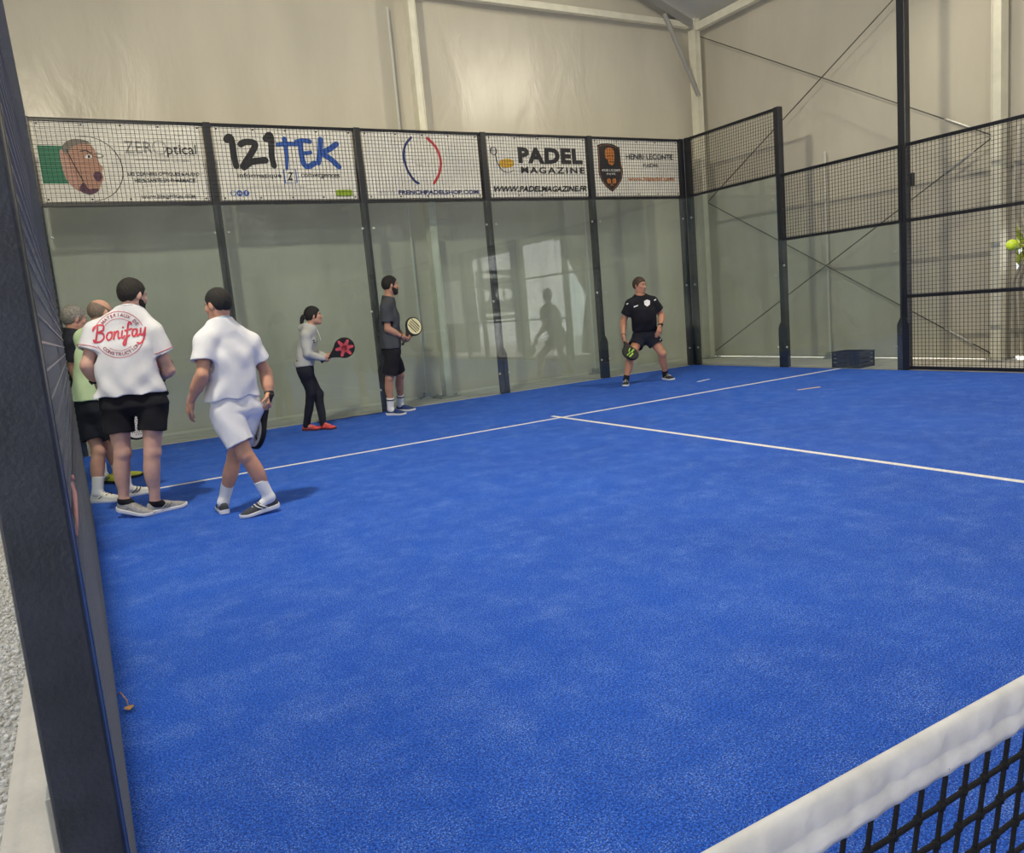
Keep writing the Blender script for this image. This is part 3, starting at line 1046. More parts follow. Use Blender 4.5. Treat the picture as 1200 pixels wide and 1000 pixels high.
# ------------------------------------------------------------------ net
BAND = mat('white_net_tape', (0.66, 0.65, 0.64), 0.7, var=0.14, vscale=22, bump=0.08, bscale=120)
CORD = mat('black_net_cord', (0.006, 0.006, 0.008), 0.7, var=0.6, vscale=300, bump=0.8, bscale=700, dist=0.002, spec=0.25)
nt_ = empty('court_net', (0, 0, 0), 'black knotted net with a white top tape across the court', 'net')
NP = 0.0365


def net_top(x):
    return 0.90 - 0.02 * (1 - (x / 5) ** 2)


xs = list(np.arange(-4.93, -3.2, 0.006)) + list(np.arange(-3.2, 4.94, 0.05))
prof_n = 14
V, F = [], []
for x in xs:
    zt = net_top(x)
    scal = 0.0022 * abs(math.sin(math.pi * (x + 4.93) / NP)) + 0.0012 * math.sin(23 * x)
    wr_ = 0.0012 * math.sin(61 * x + 2 * math.sin(9 * x)) + 0.0009 * math.sin(137 * x + 1.0) + 0.0008 * math.sin(255 * x + 3 * math.sin(11 * x))
    zb = zt - 0.056 + scal
    zs = [zb, zb + 0.006, zb + 0.018, zb + 0.022, zb + 0.026, zb + 0.038, zt - 0.006, zt - 0.0015]
    ys = [0.0030, 0.0036 + wr_ * .6, 0.0050 + wr_ * .6, 0.0032 + wr_ * .6, 0.0050 + wr_ * .7, 0.0056 + wr_, 0.0052, 0.0026]
    ring = [(x, -ys[i], zs[i]) for i in range(8)] + [(x, ys[i], zs[i]) for i in range(7, -1, -1)]
    V += ring
for i in range(len(xs) - 1):
    for j in range(16):
        a, b = i * 16 + j, i * 16 + (j + 1) % 16
        F.append((a, a + 16, b + 16, b))
build('top_tape', V, F, BAND, nt_, smooth=True)
g = Geo()
nx_ = int(9.86 / NP)
for i in range(nx_ + 1):
    x = -4.93 + i * NP
    if x > 4.93:
        break
    sl_ = 0.26 * max(0.0, 1 - (x + 4.93) / 6)
    g.tube([(x + 0.0015 * math.sin(7 * i), 0, net_top(x) - 0.05), (max(-4.95, x - sl_ * 0.40) + 0.003 * math.sin(5 * i + 1), 0.002 * math.sin(i), 0.45), (max(-4.95, x - sl_ * 0.83), 0, 0.02)], 0.0026, 6, False)
for j in range(1, 24):
    pts = []
    stp = NP if True else 0.2
    for i in range(nx_ + 1):
        x = -4.93 + i * NP
        if x > -3.0 and i % 8:
            continue
        pts.append((x, 0, net_top(x) - 0.05 - j * 0.036 + 0.0012 * math.sin(3.1 * i + j)))
    g.tube(pts, 0.0029, 6, False)
for i in range(int(1.6 / NP)):
    for j in range(1, 24):
        x = -4.93 + i * NP
        if x - 0.26 * j * 0.036 < -4.95:
            continue
        g.add(IV * (0.0050, 0.0050, 0.0056) + (x - 0.26 * (1 - (x + 4.93) / 6) * j * 0.036, 0, net_top(x) - 0.05 - j * 0.036 + 0.0012 * math.sin(3.1 * i + j)), [tuple(f) for f in IF])
nn = g.make('netting', CORD, nt_, True)
nn['kind'] = 'stuff'
for s in (-1, 1):
    Geo().tube([(s * 4.96, 0, 0), (s * 4.96, 0, 0.93)], 0.03, 16).make('net_post', STEEL, nt_, True)

# ------------------------------------------------------------------ small things on and around the court
cr = empty('plastic_crate', (5.26, 6.94, -0.004), 'black slatted plastic crate standing behind the side glass', 'crate')
BLK = mat('black_plastic', (0.018, 0.019, 0.024), 0.5, bump=0.1)
cx0, cx1, cy0, cy1, ch = 5.10, 5.42, 6.72, 7.17, 0.23
Geo().bbox((cx0, cy0, 0.0), (cx1, cy1, 0.015), 0.004).make('base', BLK, cr)
for j, z in enumerate((0.02, 0.08, 0.14, 0.195)):
    h_ = 0.045 if j < 3 else 0.035
    for (lo, hi) in (((cx0, cy0, z), (cx0 + 0.01, cy1, z + h_)), ((cx1 - 0.01, cy0, z), (cx1, cy1, z + h_)), ((cx0, cy0, z), (cx1, cy0 + 0.01, z + h_)), ((cx0, cy1 - 0.01, z), (cx1, cy1, z + h_))):
        Geo().box(lo, hi).make('slat', BLK, cr)
for yy in np.linspace(cy0, cy1, 6):
    for xx in (cx0 - 0.006, cx1 - 0.006):
        Geo().box((xx, yy - 0.012, 0), (xx + 0.012, yy + 0.012, ch)).make('rib', BLK, cr)
g = Geo().bbox((cx0 - 0.015, cy0 - 0.015, ch - 0.01), (cx0 + 0.005, cy1 + 0.015, ch + 0.008), 0.003).bbox((cx1 - 0.005, cy0 - 0.015, ch - 0.01), (cx1 + 0.015, cy1 + 0.015, ch + 0.008), 0.003)
g.bbox((cx0, cy0 - 0.015, ch - 0.01), (cx1, cy0 + 0.005, ch + 0.008), 0.003).bbox((cx0, cy1 - 0.005, ch - 0.01), (cx1, cy1 + 0.015, ch + 0.008), 0.003)
g.make('rim', BLK, cr)

# ball in flight near the mesh fence
d_ = ray(1186, 287)
bp_ = CAM + d_ * 4.7
bm = bmesh.new()
bmesh.ops.create_icosphere(bm, subdivisions=4, radius=0.0335)
bm.verts.index_update()
bv = np.array([v.co[:] for v in bm.verts]) + bp_
bf = [tuple(v.index for v in f.verts) for f in bm.faces]
bm.free()
ball = build('padel_ball', bv, bf, mat('yellow_felt', (0.52, 0.66, 0.03), 0.95, var=0.2, vscale=200, bump=0.6, bscale=700, dist=0.002), smooth=True, origin=bp_)
tag(ball, 'yellow felt ball flying in front of the mesh fence', 'ball')
seam = []
for t in np.linspace(0, 2 * math.pi, 60, endpoint=False):
    a = 0.44
    v = np.array([math.cos(t) + a * math.cos(3 * t), math.sin(t) - a * math.sin(3 * t), 2 * math.sqrt(a) * math.cos(2 * t)])
    seam.append(bp_ + v / np.linalg.norm(v) * 0.0335)
Geo().tube(seam + [seam[0]], 0.0012, 5, False).make('seam', mat('seam_white', (0.7, 0.7, 0.65), 0.8), ball, True)

# coloured tape marks stuck on the turf
for (p, q, c, lab) in (((935, 457.2), (961, 453.6), (0.66, 0.40, 0.10), 'short orange and cream tape mark lying on the turf'), ((818, 447.6), (831, 444.5), (0.62, 0.68, 0.80), 'short pale tape mark on the turf behind the service line')):
    a, b = on(*p, 2, 0.0), on(*q, 2, 0.0)
    dd = (b - a) / np.linalg.norm(b - a)
    w_ = np.array([-dd[1], dd[0], 0]) * 0.022
    tp = Geo().prism([a - w_, b - w_, b + w_, a + w_], (0, 0, 0.002)).make('tape_mark', mat('tape_%s' % lab.split()[1], c, 0.7), origin=a)
    tag(tp, lab, 'tape')
    Geo().prism([a - w_ * 0.35 + (0, 0, 0.002), b - w_ * 0.35 + (0, 0, 0.002), b + w_ * 0.35 + (0, 0, 0.002), a + w_ * 0.35 + (0, 0, 0.002)], (0, 0, 0.0006)).make('stripe', WHITE, tp)

# dry leaf on its stalk beside the fence
a = on(137, 815, 2, 0.004)
b = on(151, 829, 2, 0.004)
LEAF = mat('dry_leaf', (0.45, 0.24, 0.08), 0.8, var=0.3, vscale=60)
lf_ = empty('dry_leaf', (a[0], a[1], 0), 'small dry brown leaf with a bent stalk lying by the mesh fence', 'leaf')
Geo().tube([a, a * 0.6 + b * 0.4 + (0, 0, 0.03), b * 0.9 + a * 0.1 + (0, 0, 0.025), b], 0.0022, 6).make('stalk', LEAF, lf_, True)
lp = [np.array([0, 0]), np.array([0.014, 0.012]), np.array([0.018, 0.03]), np.array([0.002, 0.05]), np.array([-0.016, 0.034]), np.array([-0.013, 0.012])]
V = [b + (p[0], -p[1], 0.006 + 0.25 * abs(p[0]) + 0.1 * p[1]) for p in lp] + [b + (p[0], -p[1], 0.0045 + 0.25 * abs(p[0]) + 0.1 * p[1]) for p in lp]
F = [(0, 1, 2, 3), (0, 3, 4, 5), (9, 8, 7, 6), (11, 10, 9, 6)] + [(i, 6 + i, 6 + (i + 1) % 6, (i + 1) % 6) for i in range(6)]
build('blade', V, F, LEAF, lf_)

# ------------------------------------------------------------------ terrace seen through the doorway (and mirrored in the glass)
WSH = mat('white_panel_wall', (0.80, 0.82, 0.85), 0.6, var=0.04, vscale=3)
tw = empty('white_cabin', (12.2, -6.3, -0.05), 'white cladded cabin standing on the gravel outside the hall doorway', 'cabin')
Geo().box((9.0, -9.0, -0.05), (15.4, -6.02, 4.6)).make('walls', WSH, tw)
for i in range(8):
    Geo().box((9.0 + i * 0.8 + 0.02, -6.02, 0.0), (9.78 + i * 0.8, -6.0, 4.5)).make('cladding_panel', WSH, tw)
Geo().box((8.8, -9.2, 4.6), (15.6, -5.8, 4.75)).make('roof_slab', mat('grey_roof_edge', (0.3, 0.3, 0.3), 0.6), tw)
DARKB = mat('dark_grey_board', (0.09, 0.095, 0.09), 0.6, var=0.1, vscale=3)
sg = empty('sign_board', (7.65, -1.63, -0.05), 'dark board with round white signs standing outside the second hall opening', 'sign')
Geo().bbox((6.85, -1.65, 1.0), (8.5, -1.62, 2.62), 0.005).make('board', DARKB, sg)
for x in (7.0, 8.35):
    Geo().box((x - 0.025, -1.69, -0.05), (x + 0.025, -1.65, 2.55)).make('support', STEEL, sg)
WPR = mat('white_sign_print', (0.80, 0.80, 0.78), 0.6)
Geo().box((6.95, -1.62, 1.12), (8.4, -1.612, 1.22)).make('white_stripe', WPR, sg)
Geo().prism([(6.95, -1.62, 2.36), (8.3, -1.62, 2.36), (6.95, -1.62, 2.58)], (0, 0.006, 0)).make('white_wedge', WPR, sg)
for x in (7.12, 7.72, 7.98):
    Geo().tube([(x, -1.621, 1.82), (x, -1.613, 1.82)], 0.19, 28).make('round_sign', WPR, sg)

# shrubs and trees beyond the window opening
LEAFM = mat('yellow_green_leaves', (0.16, 0.24, 0.03), 0.7, col2=(0.42, 0.42, 0.08), vscale=3)
BARK = mat('tree_bark', (0.12, 0.09, 0.06), 0.9, bump=0.5)
for (tx, ty, lab) in ((12.5, -15.6, 'leafy tree with yellow-green leaves beyond the hall window opening'), (13.5, 8.6, 'yellow-green shrub tree in sunlight beyond the tied curtain')):
    e = empty('tree', (tx, ty, -0.05), lab, 'tree')
    Geo().tube([(tx, ty, -0.05), (tx + 0.1, ty, 1.2), (tx, ty + 0.1, 2.6)], [0.18, 0.14, 0.08], 10).make('trunk', BARK, e, True)
    n = 2600
    P = rng.normal(size=(n, 3))
    P = P / np.linalg.norm(P, axis=1)[:, None] * (rng.random((n, 1)) ** 0.4) * (2.3, 2.3, 2.0) + (tx, ty, 2.9)
    A = rng.normal(size=(n, 3)) * 0.13
    B = rng.normal(size=(n, 3)) * 0.13
    VV = np.stack([P, P + A, P + A + B, P + B], 1).reshape(-1, 3)
    fo = build('foliage', VV, [(4 * i, 4 * i + 1, 4 * i + 2, 4 * i + 3) for i in range(n)], LEAFM, e)
    fo['kind'] = 'stuff'


# ------------------------------------------------------------------ figures: smooth blended solids meshed on a grid
class Field:
    def __init__(self, lo, hi, h):
        self.lo = np.array(lo, float)
        self.h = h
        n = np.ceil((np.array(hi) - self.lo) / h).astype(int) + 1
        self.ax = [self.lo[i] + h * np.arange(n[i]) for i in range(3)]
        self.V = np.full(n, 0.5, np.float32)

    def sl(self, lo, hi):
        s = []
        for i in range(3):
            a = max(0, int((lo[i] - self.lo[i]) / self.h) - 1)
            b = min(len(self.ax[i]), int((hi[i] - self.lo[i]) / self.h) + 2)
            if b - a < 1:
                return None
            s.append(slice(a, b))
        return tuple(s)

    def grid(self, s):
        return (self.ax[0][s[0]][:, None, None], self.ax[1][s[1]][None, :, None], self.ax[2][s[2]][None, None, :])

    def add(self, prim, k=0.0):
        fn, lo, hi = prim
        mrg = 0.03 + k
        s = self.sl(np.array(lo) - mrg, np.array(hi) + mrg)
        if s is None:
            return self
        d = fn(*self.grid(s)).astype(np.float32)
        a = self.V[s]
        if k > 0:
            h = np.clip(0.5 + 0.5 * (a - d) / k, 0, 1)
            self.V[s] = a * (1 - h) + d * h - k * h * (1 - h)
        else:
            self.V[s] = np.minimum(a, d)
        return self

    def sub(self, prim, k=0.0):
        fn, lo, hi = prim
        s = self.sl(np.array(lo) - 0.02, np.array(hi) + 0.02)
        if s is None:
            return self
        d = -fn(*self.grid(s)).astype(np.float32)
        a = self.V[s]
        if k > 0:
            h = np.clip(0.5 - 0.5 * (a - d) / k, 0, 1)
            self.V[s] = a * (1 - h) + d * h + k * h * (1 - h)
        else:
            self.V[s] = np.maximum(a, d)
        return self

    def limit(self, fn):
        """keep only where fn < 0"""
        s = tuple(slice(0, len(a)) for a in self.ax)
        self.V = np.maximum(self.V, fn(*self.grid(s)).astype(np.float32))
        return self

    def wrinkle(self, fn):
        s = tuple(slice(0, len(a)) for a in self.ax)
        self.V = self.V + fn(*self.grid(s)).astype(np.float32)
        return self

    def mesh(self):
        V = self.V
        V[0], V[-1], V[:, 0], V[:, -1], V[:, :, 0], V[:, :, -1] = (0.5,) * 6
        S = V < 0
        c = np.zeros(np.array(V.shape) - 1, np.int8)
        for i in (0, 1):
            for j in (0, 1):
                for k in (0, 1):
                    c += S[i:V.shape[0] - 1 + i, j:V.shape[1] - 1 + j, k:V.shape[2] - 1 + k]
        act = (c > 0) & (c < 8)
        idx = np.full(act.shape, -1, np.int64)
        I, J, K = np.nonzero(act)
        idx[I, J, K] = np.arange(len(I))
        acc = np.zeros((len(I), 3))
        cnt = np.zeros(len(I))
        cor = [(i, j, k) for i in (0, 1) for j in (0, 1) for k in (0, 1)]
        for a in cor:
            for ax in range(3):
                if a[ax]:
                    continue
                b = list(a)
                b[ax] = 1
                va = V[I + a[0], J + a[1], K + a[2]]
                vb = V[I + b[0], J + b[1], K + b[2]]
                m_ = (va < 0) != (vb < 0)
                t = np.where(m_, va / np.where(m_, va - vb, 1), 0)
                pt = np.array(a, float)[None] + np.zeros((len(I), 3))
                pt[:, ax] += t
                acc[m_] += pt[m_]
                cnt += m_
        P = acc / cnt[:, None] + np.stack([I, J, K], 1)
        P = self.lo + P * self.h
        F = []
        for ax in range(3):
            o1, o2 = (ax + 1) % 3, (ax + 2) % 3
            sa = [slice(None)] * 3
            sb = [slice(None)] * 3
            sa[ax], sb[ax] = slice(0, -1), slice(1, None)
            for o in (o1, o2):
                sa[o] = slice(1, -1)
                sb[o] = slice(1, -1)
            A, B = S[tuple(sa)], S[tuple(sb)]
            q = np.argwhere(A != B)
            if not len(q):
                continue
            flip = A[q[:, 0], q[:, 1], q[:, 2]]
            off = np.zeros(3, int)
            off[o1] = off[o2] = 1
            base_ = q + off

            def cell(d1, d2):
                x = base_.copy()
                x[:, o1] += d1
                x[:, o2] += d2
                return idx[x[:, 0], x[:, 1], x[:, 2]]
            Q = np.stack([cell(-1, -1), cell(0, -1), cell(0, 0), cell(-1, 0)], 1)
            Q[~flip] = Q[~flip][:, ::-1]
            F.append(Q)
        return P, np.concatenate(F)


def cone(a, b, ra, rb):
    a, b = np.array(a, float), np.array(b, float)
    ab = b - a
    L2 = float(ab @ ab) + 1e-12

    def fn(x, y, z):
        px_, py_, pz = x - a[0], y - a[1], z - a[2]
        t = np.clip((px_ * ab[0] + py_ * ab[1] + pz * ab[2]) / L2, 0, 1)
        return np.sqrt((px_ - t * ab[0]) ** 2 + (py_ - t * ab[1]) ** 2 + (pz - t * ab[2]) ** 2) - (ra + t * (rb - ra))
    r = max(ra, rb)
    return fn, np.minimum(a, b) - r, np.maximum(a, b) + r


def ell(c, axes, rad):
    """ellipsoid with given unit axes and radii"""
    c = np.array(c, float)
    A = np.array(axes, float)
    r = np.array(rad, float)

    def fn(x, y, z):
        px_, py_, pz = x - c[0], y - c[1], z - c[2]
        q = [(px_ * A[i][0] + py_ * A[i][1] + pz * A[i][2]) for i in range(3)]
        k0 = np.sqrt(sum((q[i] / r[i]) ** 2 for i in range(3)))
        k1 = np.sqrt(sum((q[i] / r[i] ** 2) ** 2 for i in range(3))) + 1e-9
        return k0 * (k0 - 1) / k1
    R_ = r.max()
    return fn, c - R_, c + R_


def rbox(c, axes, half, rr):
    c = np.array(c, float)
    A = np.array(axes, float)

    def fn(x, y, z):
        px_, py_, pz = x - c[0], y - c[1], z - c[2]
        q = [np.abs(px_ * A[i][0] + py_ * A[i][1] + pz * A[i][2]) - (half[i] - rr) for i in range(3)]
        out = np.sqrt(sum(np.maximum(v, 0) ** 2 for v in q))
        return out + np.minimum(np.maximum(np.maximum(q[0], q[1]), q[2]), 0) - rr
    R_ = float(np.linalg.norm(half))
    return fn, c - R_, c + R_


def loft(rows, R, D, e=2.4):
    """upright body: rows of (centre, half width along R, half depth along D), sorted by height"""
    rows = sorted(rows, key=lambda r: r[0][2])
    zs = np.array([r[0][2] for r in rows])
    cx = np.array([r[0][0] for r in rows])
    cyy = np.array([r[0][1] for r in rows])
    aa = np.array([r[1] for r in rows])
    bb = np.array([r[2] for r in rows])

    def sm(z, v):
        # smooth interpolation through the rows
        zz = np.linspace(zs[0], zs[-1], 160)
        vv = np.interp(zz, zs, v)
        kk = np.ones(17) / 17
        vp = np.concatenate([np.full(8, vv[0]), vv, np.full(8, vv[-1])])
        vv = np.convolve(vp, kk, 'valid')
        return np.interp(z, zz, vv)

    def fn(x, y, z):
        z1 = np.asarray(z).ravel()
        f = [sm(z1, v)[None, None, :] for v in (cx, cyy, aa, bb)]
        dx, dy = x - f[0], y - f[1]
        ql = np.abs(dx * R[0] + dy * R[1]) / f[2]
        qd = np.abs(dx * D[0] + dy * D[1]) / f[3]
        rho = (ql ** e + qd ** e) ** (1 / e)
        d = (rho - 1) * np.minimum(f[2], f[3])
        return np.maximum(np.maximum(d, z - zs[-1]), zs[0] - z)
    m_ = max(aa.max(), bb.max())
    return fn, np.array([cx.min() - m_, cyy.min() - m_, zs[0]]), np.array([cx.max() + m_, cyy.max() + m_, zs[-1]])


UP = np.array([0, 0, 1.0])


def unit(v):
    v = np.array(v, float)
    return v / (np.linalg.norm(v) + 1e-12)


def skin_mat(name, c):
    M = mat(name, c, 0.5, var=0.10, vscale=14, bump=0.08, bscale=300)
    b = M.node_tree.nodes['Principled BSDF']
    b.inputs['Subsurface Weight'].default_value = 0.08
    b.inputs['Subsurface Radius'].default_value = (0.02, 0.008, 0.004)
    return M


def cloth(name, c, var=0.05):
    return mat('cloth_' + name, c, 0.88, var=var, vscale=9, bump=0.25, bscale=420, dist=0.003, spec=0.25)


SHOE_X = [0.0, 0.012, 0.045, 0.085, 0.125, 0.165, 0.205, 0.245, 0.275, 0.290]
SHOE_W = [0.018, 0.029, 0.035, 0.034, 0.035, 0.041, 0.047, 0.043, 0.028, 0.010]
SHOE_T = [0.070, 0.088, 0.096, 0.098, 0.088, 0.073, 0.060, 0.052, 0.042, 0.034]


def shoe(parent, heel, dirn, scale, upper, sole, stripe, lift=0.0, pitch=0.0, side=1):
    """heel: ground point under the back of the shoe"""
    f = unit((dirn[0], dirn[1], 0))
    cp, sp = math.cos(pitch), math.sin(pitch)
    fx = f * cp - UP * sp
    uz = UP * cp + f * sp
    l = np.cross(UP, f)

    def P(x, y, z):
        return np.array(heel) + (fx * x + l * y + uz * z) * scale + UP * lift
    nseg = 16
    V, F = [], []
    for i, x in enumerate(SHOE_X):
        w, t = SHOE_W[i], SHOE_T[i]
        off = 0.006 * side * math.sin(math.pi * x / 0.29)
        for k_ in range(nseg):
            a = math.pi * k_ / (nseg - 1)
            V.append(P(x, off + w * math.copysign(abs(math.cos(a)) ** 0.75, math.cos(a)), 0.020 + (t - 0.020) * abs(math.sin(a)) ** 0.7))
    for i in range(len(SHOE_X) - 1):
        for k_ in range(nseg - 1):
            a = i * nseg + k_
            F.append((a, a + nseg, a + nseg + 1, a + 1))
    F.append(tuple(range(nseg)))
    F.append(tuple(range((len(SHOE_X) - 1) * nseg, len(SHOE_X) * nseg))[::-1])
    up = build('shoe', V, F, upper, parent, smooth=True)
    V, F = [], []
    for i, x in enumerate(SHOE_X):
        w = SHOE_W[i] + 0.005
        xx = x - 0.006 if i == 0 else (x + 0.006 if i == len(SHOE_X) - 1 else x)
        off = 0.006 * side * math.sin(math.pi * x / 0.29)
        zb = 0.012 * max(0, (x - 0.22) / 0.07) ** 2 + (0.006 if i == 0 else 0)
        th = 0.034 - 0.03 * max(0, min(1, x / 0.29)) * 0.35
        for (yy, zz) in ((w * 0.9, zb), (w, zb + 0.008), (w, zb + th - 0.004), (w * 0.92, zb + th), (-w * 0.92, zb + th), (-w, zb + th - 0.004), (-w, zb + 0.008), (-w * 0.9, zb)):
            V.append(P(xx, off + yy, zz))
    for i in range(len(SHOE_X) - 1):
        for k_ in range(8):
            a, b = i * 8 + k_, i * 8 + (k_ + 1) % 8
            F.append((a, a + 8, b + 8, b))
    F.append(tuple(range(8)))
    F.append(tuple(range((len(SHOE_X) - 1) * 8, len(SHOE_X) * 8))[::-1])
    build('sole', V, F, sole, up)
    for s in (-1, 1):
        for x0_, x1_ in ((0.10, 0.135), (0.135, 0.165)):
            p0 = P(x0_ - 0.01, s * 0.0365, 0.036)
            p1 = P((x0_ + x1_) / 2, s * 0.0375, 0.052)
            p2 = P(x1_ + 0.005, s * 0.029, 0.072)
            Geo().tube([p0, p1, p2], 0.0042 * scale, 6).make('side_stripe', stripe, up, True)
    g = Geo()
    for x_ in (0.115, 0.140, 0.165, 0.188):
        zt = float(np.interp(x_, SHOE_X, SHOE_T))
        g.tube([P(x_, -0.022, zt - 0.010), P(x_ + 0.004, 0, zt + 0.003), P(x_, 0.022, zt - 0.010)], 0.003, 5)
    g.make('laces', stripe, up, True)['kind'] = 'stuff'
    return P(0.060, 0, 0.085)


def person(S):
    """Builds one figure. Joints are photo pixels placed on the upright plane through the feet, shifted in depth."""
    B = on(*S['base'], 2, 0.0)
    n = unit((B - CAM) * (1, 1, 0))
    r = np.array([n[1], -n[0], 0])
    az = math.radians(S['az'])
    f = n * math.cos(az) + r * math.sin(az)
    R = np.array([f[1], -f[0], 0])
    s = S.get('scale', 1.0)
    h = S.get('h', 0.007)

    def J(u, v, d=0.0):
        dr = ray(u, v)
        return CAM + dr * (((B - CAM) @ n + d) / (dr @ n))

    sw_ = S.get('shoulder', 0.185) * s
    dsh = math.sin(az) * sw_
    dhp = math.sin(az) * 0.09
    d0 = S.get('d_up', 0.0)
    jt = {}
    for sd, sg_ in (('R', 1), ('L', -1)):
        jt['s' + sd] = J(*S['s' + sd], d0 - sg_ * dsh)
        jt['e' + sd] = J(*S['e' + sd])
        jt['w' + sd] = J(*S['w' + sd])
        jt['h' + sd] = J(*S['h' + sd])
    neck = J(*S['neck'], d0)
    hc = J(*S['head'], S.get('d_head', d0))
    pel = J(*S['pelvis'], S.get('d_pel', d0 * 0.4))
    hf_ = math.radians(S['haz'])
    hp = math.radians(S.get('hpitch', 0))
    F0 = n * math.cos(hf_) + r * math.sin(hf_)
    hl = np.array([F0[1], -F0[0], 0])
    hu = unit(UP + S.get('htilt', 0) * hl)
    HF = unit(F0 * math.cos(hp) + UP * math.sin(hp))
    HR = unit(np.cross(HF, hu))
    HU = np.cross(HR, HF)
    sk = skin_mat('skin_' + S['id'], S['skin'])

    root = bpy.data.objects.new('person', None)   # replaced below by the body mesh
    bpy.data.objects.remove(root)

    # feet first: they fix the ankles
    feet = {}
    for sd in 'RL':
        ft = S['foot' + sd]
        H_, T_ = on(*ft[0], 2, 0.0), on(*ft[1], 2, 0.0)
        L = 0.29 * s * S.get('foot', 1.0)
        dirn = unit(T_ - H_)
        mid = (H_ + T_) / 2
        heel = mid - dirn * L / 2
        pitch = math.radians(ft[2]) if len(ft) > 2 else 0.0
        heel[2] = 0.0
        lift = math.sin(pitch) * 0.26 * s
        feet[sd] = (heel, dirn, s * S.get('foot', 1.0), pitch, lift)
        jt['a' + sd] = heel + dirn * 0.062 * s + UP * (0.085 * s + lift)
    for sd, sg_ in (('R', 1), ('L', -1)):
        jt['p' + sd] = pel + R * sg_ * S.get('hipw', 0.088) * s - UP * 0.03
        dk = 0.5 * ((jt['p' + sd] - B) @ n + (jt['a' + sd] - B) @ n) + S.get('dk' + sd, 0.0)
        jt['k' + sd] = J(*S['k' + sd], dk)

    lm = S.get('limb', 1.0)
    pts = [B, hc] + list(jt.values())
    lo = np.min(pts, 0) - 0.28
    hi = np.max(pts, 0) + 0.28
    lo[2] = -0.02
    hi[2] = hc[2] + 0.22
    fd = Field(lo, hi, h)
    # head
    hs = S.get('hs', 1.0) * s
    P = lambda x, y, z: hc + (HR * x + HF * y + HU * z) * hs
    ax = (HR, HF, HU)
    fd.add(ell(P(0, -0.012, 0.022), ax, np.array((0.076, 0.096, 0.092)) * hs))
    fd.add(ell(P(0, 0.030, -0.040), ax, np.array((0.060, 0.064, 0.074)) * hs), 0.03)
    fd.add(ell(P(0, 0.066, -0.098), ax, np.array((0.024, 0.020, 0.018)) * hs), 0.03)
    fd.add(cone(P(-0.048, 0.0, -0.062), P(-0.02, 0.06, -0.096), 0.018 * hs, 0.016 * hs), 0.03)
    fd.add(cone(P(0.048, 0.0, -0.062), P(0.02, 0.06, -0.096), 0.018 * hs, 0.016 * hs), 0.03)
    fd.add(cone(P(-0.035, 0.076, 0.022), P(0.035, 0.076, 0.022), 0.012 * hs, 0.012 * hs), 0.015)
    fd.add(cone(P(0, 0.086, 0.010), P(0, 0.110, -0.030), 0.009 * hs, 0.013 * hs), 0.012)
    fd.add(cone(P(-0.013, 0.094, -0.034), P(0.013, 0.094, -0.034), 0.009 * hs, 0.009 * hs), 0.01)
    fd.add(cone(P(-0.02, 0.086, -0.062), P(0.02, 0.086, -0.062), 0.008 * hs, 0.008 * hs), 0.008)
    fd.add(cone(P(-0.017, 0.084, -0.075), P(0.017, 0.084, -0.075), 0.008 * hs, 0.008 * hs), 0.008)
    for sg_ in (-1, 1):
        fd.sub(ell(P(sg_ * 0.033, 0.097, 0.002), ax, np.array((0.016, 0.012, 0.010)) * hs), 0.01)
        fd.add(ell(P(sg_ * 0.046, 0.066, -0.022), ax, np.array((0.018, 0.016, 0.016)) * hs), 0.02)
        ea = (unit(HR * sg_ * 0.9 - HF * 0.45), unit(HF * 0.9 + HR * sg_ * 0.45), HU)
        fd.add(ell(P(sg_ * 0.078, -0.010, -0.006), ea, np.array((0.011, 0.021, 0.034)) * hs), 0.006)
    # neck, trunk (kept inside the clothes)
    fd.add(cone(neck - UP * 0.04, P(0, -0.020, -0.055), 0.060 * s * lm, 0.054 * s), 0.03)
    mid_s = (jt['sR'] + jt['sL']) / 2
    fd.add(cone(neck - UP * 0.05, mid_s * 0.6 + pel * 0.4, 0.070 * s, 0.085 * s), 0.05)
    fd.add(cone(mid_s * 0.6 + pel * 0.4, pel - UP * 0.02, 0.085 * s, 0.085 * s), 0.05)
    # arms and hands
    for sd, sg_ in (('R', 1), ('L', -1)):
        sh, el_, wr_, tip = (jt[c + sd] for c in 'sewh')
        fd.add(cone(neck - UP * 0.06 + R * sg_ * 0.05, sh, 0.055 * s, 0.060 * s * lm), 0.04)
        fd.add(cone(sh, el_, 0.052 * s * lm, 0.040 * s * lm), 0.03)
        fa = unit(wr_ - el_)
        fd.add(cone(el_, wr_, 0.041 * s * lm, 0.027 * s * lm), 0.02)
        fd.add(cone(el_ + fa * 0.05, el_ + fa * 0.11, 0.043 * s * lm, 0.040 * s * lm), 0.03)
        hd = unit(tip - wr_)
        pn = S.get('palm' + sd)
        pn = unit(n * pn[1] + r * pn[0] + UP * pn[2]) if pn else -R * sg_
        pn = unit(pn - hd * (pn @ hd))
        lat = np.cross(pn, hd) * sg_           # towards the thumb
        if S.get('thumb' + sd):
            lat = lat * S['thumb' + sd]
        hsx = s * S.get('hand', 1.0)
        pc = wr_ + hd * 0.050 * hsx
        fd.add(rbox(pc, (hd, lat, pn), np.array((0.050, 0.040, 0.015)) * hsx, 0.014 * hsx), 0.015)
        fd.add(ell(wr_ + hd * 0.03 * hsx + lat * 0.026 * hsx + pn * 0.008, (hd, lat, pn), np.array((0.034, 0.020, 0.018)) * hsx), 0.012)
        curl = math.radians(S.get('curl' + sd, 28))
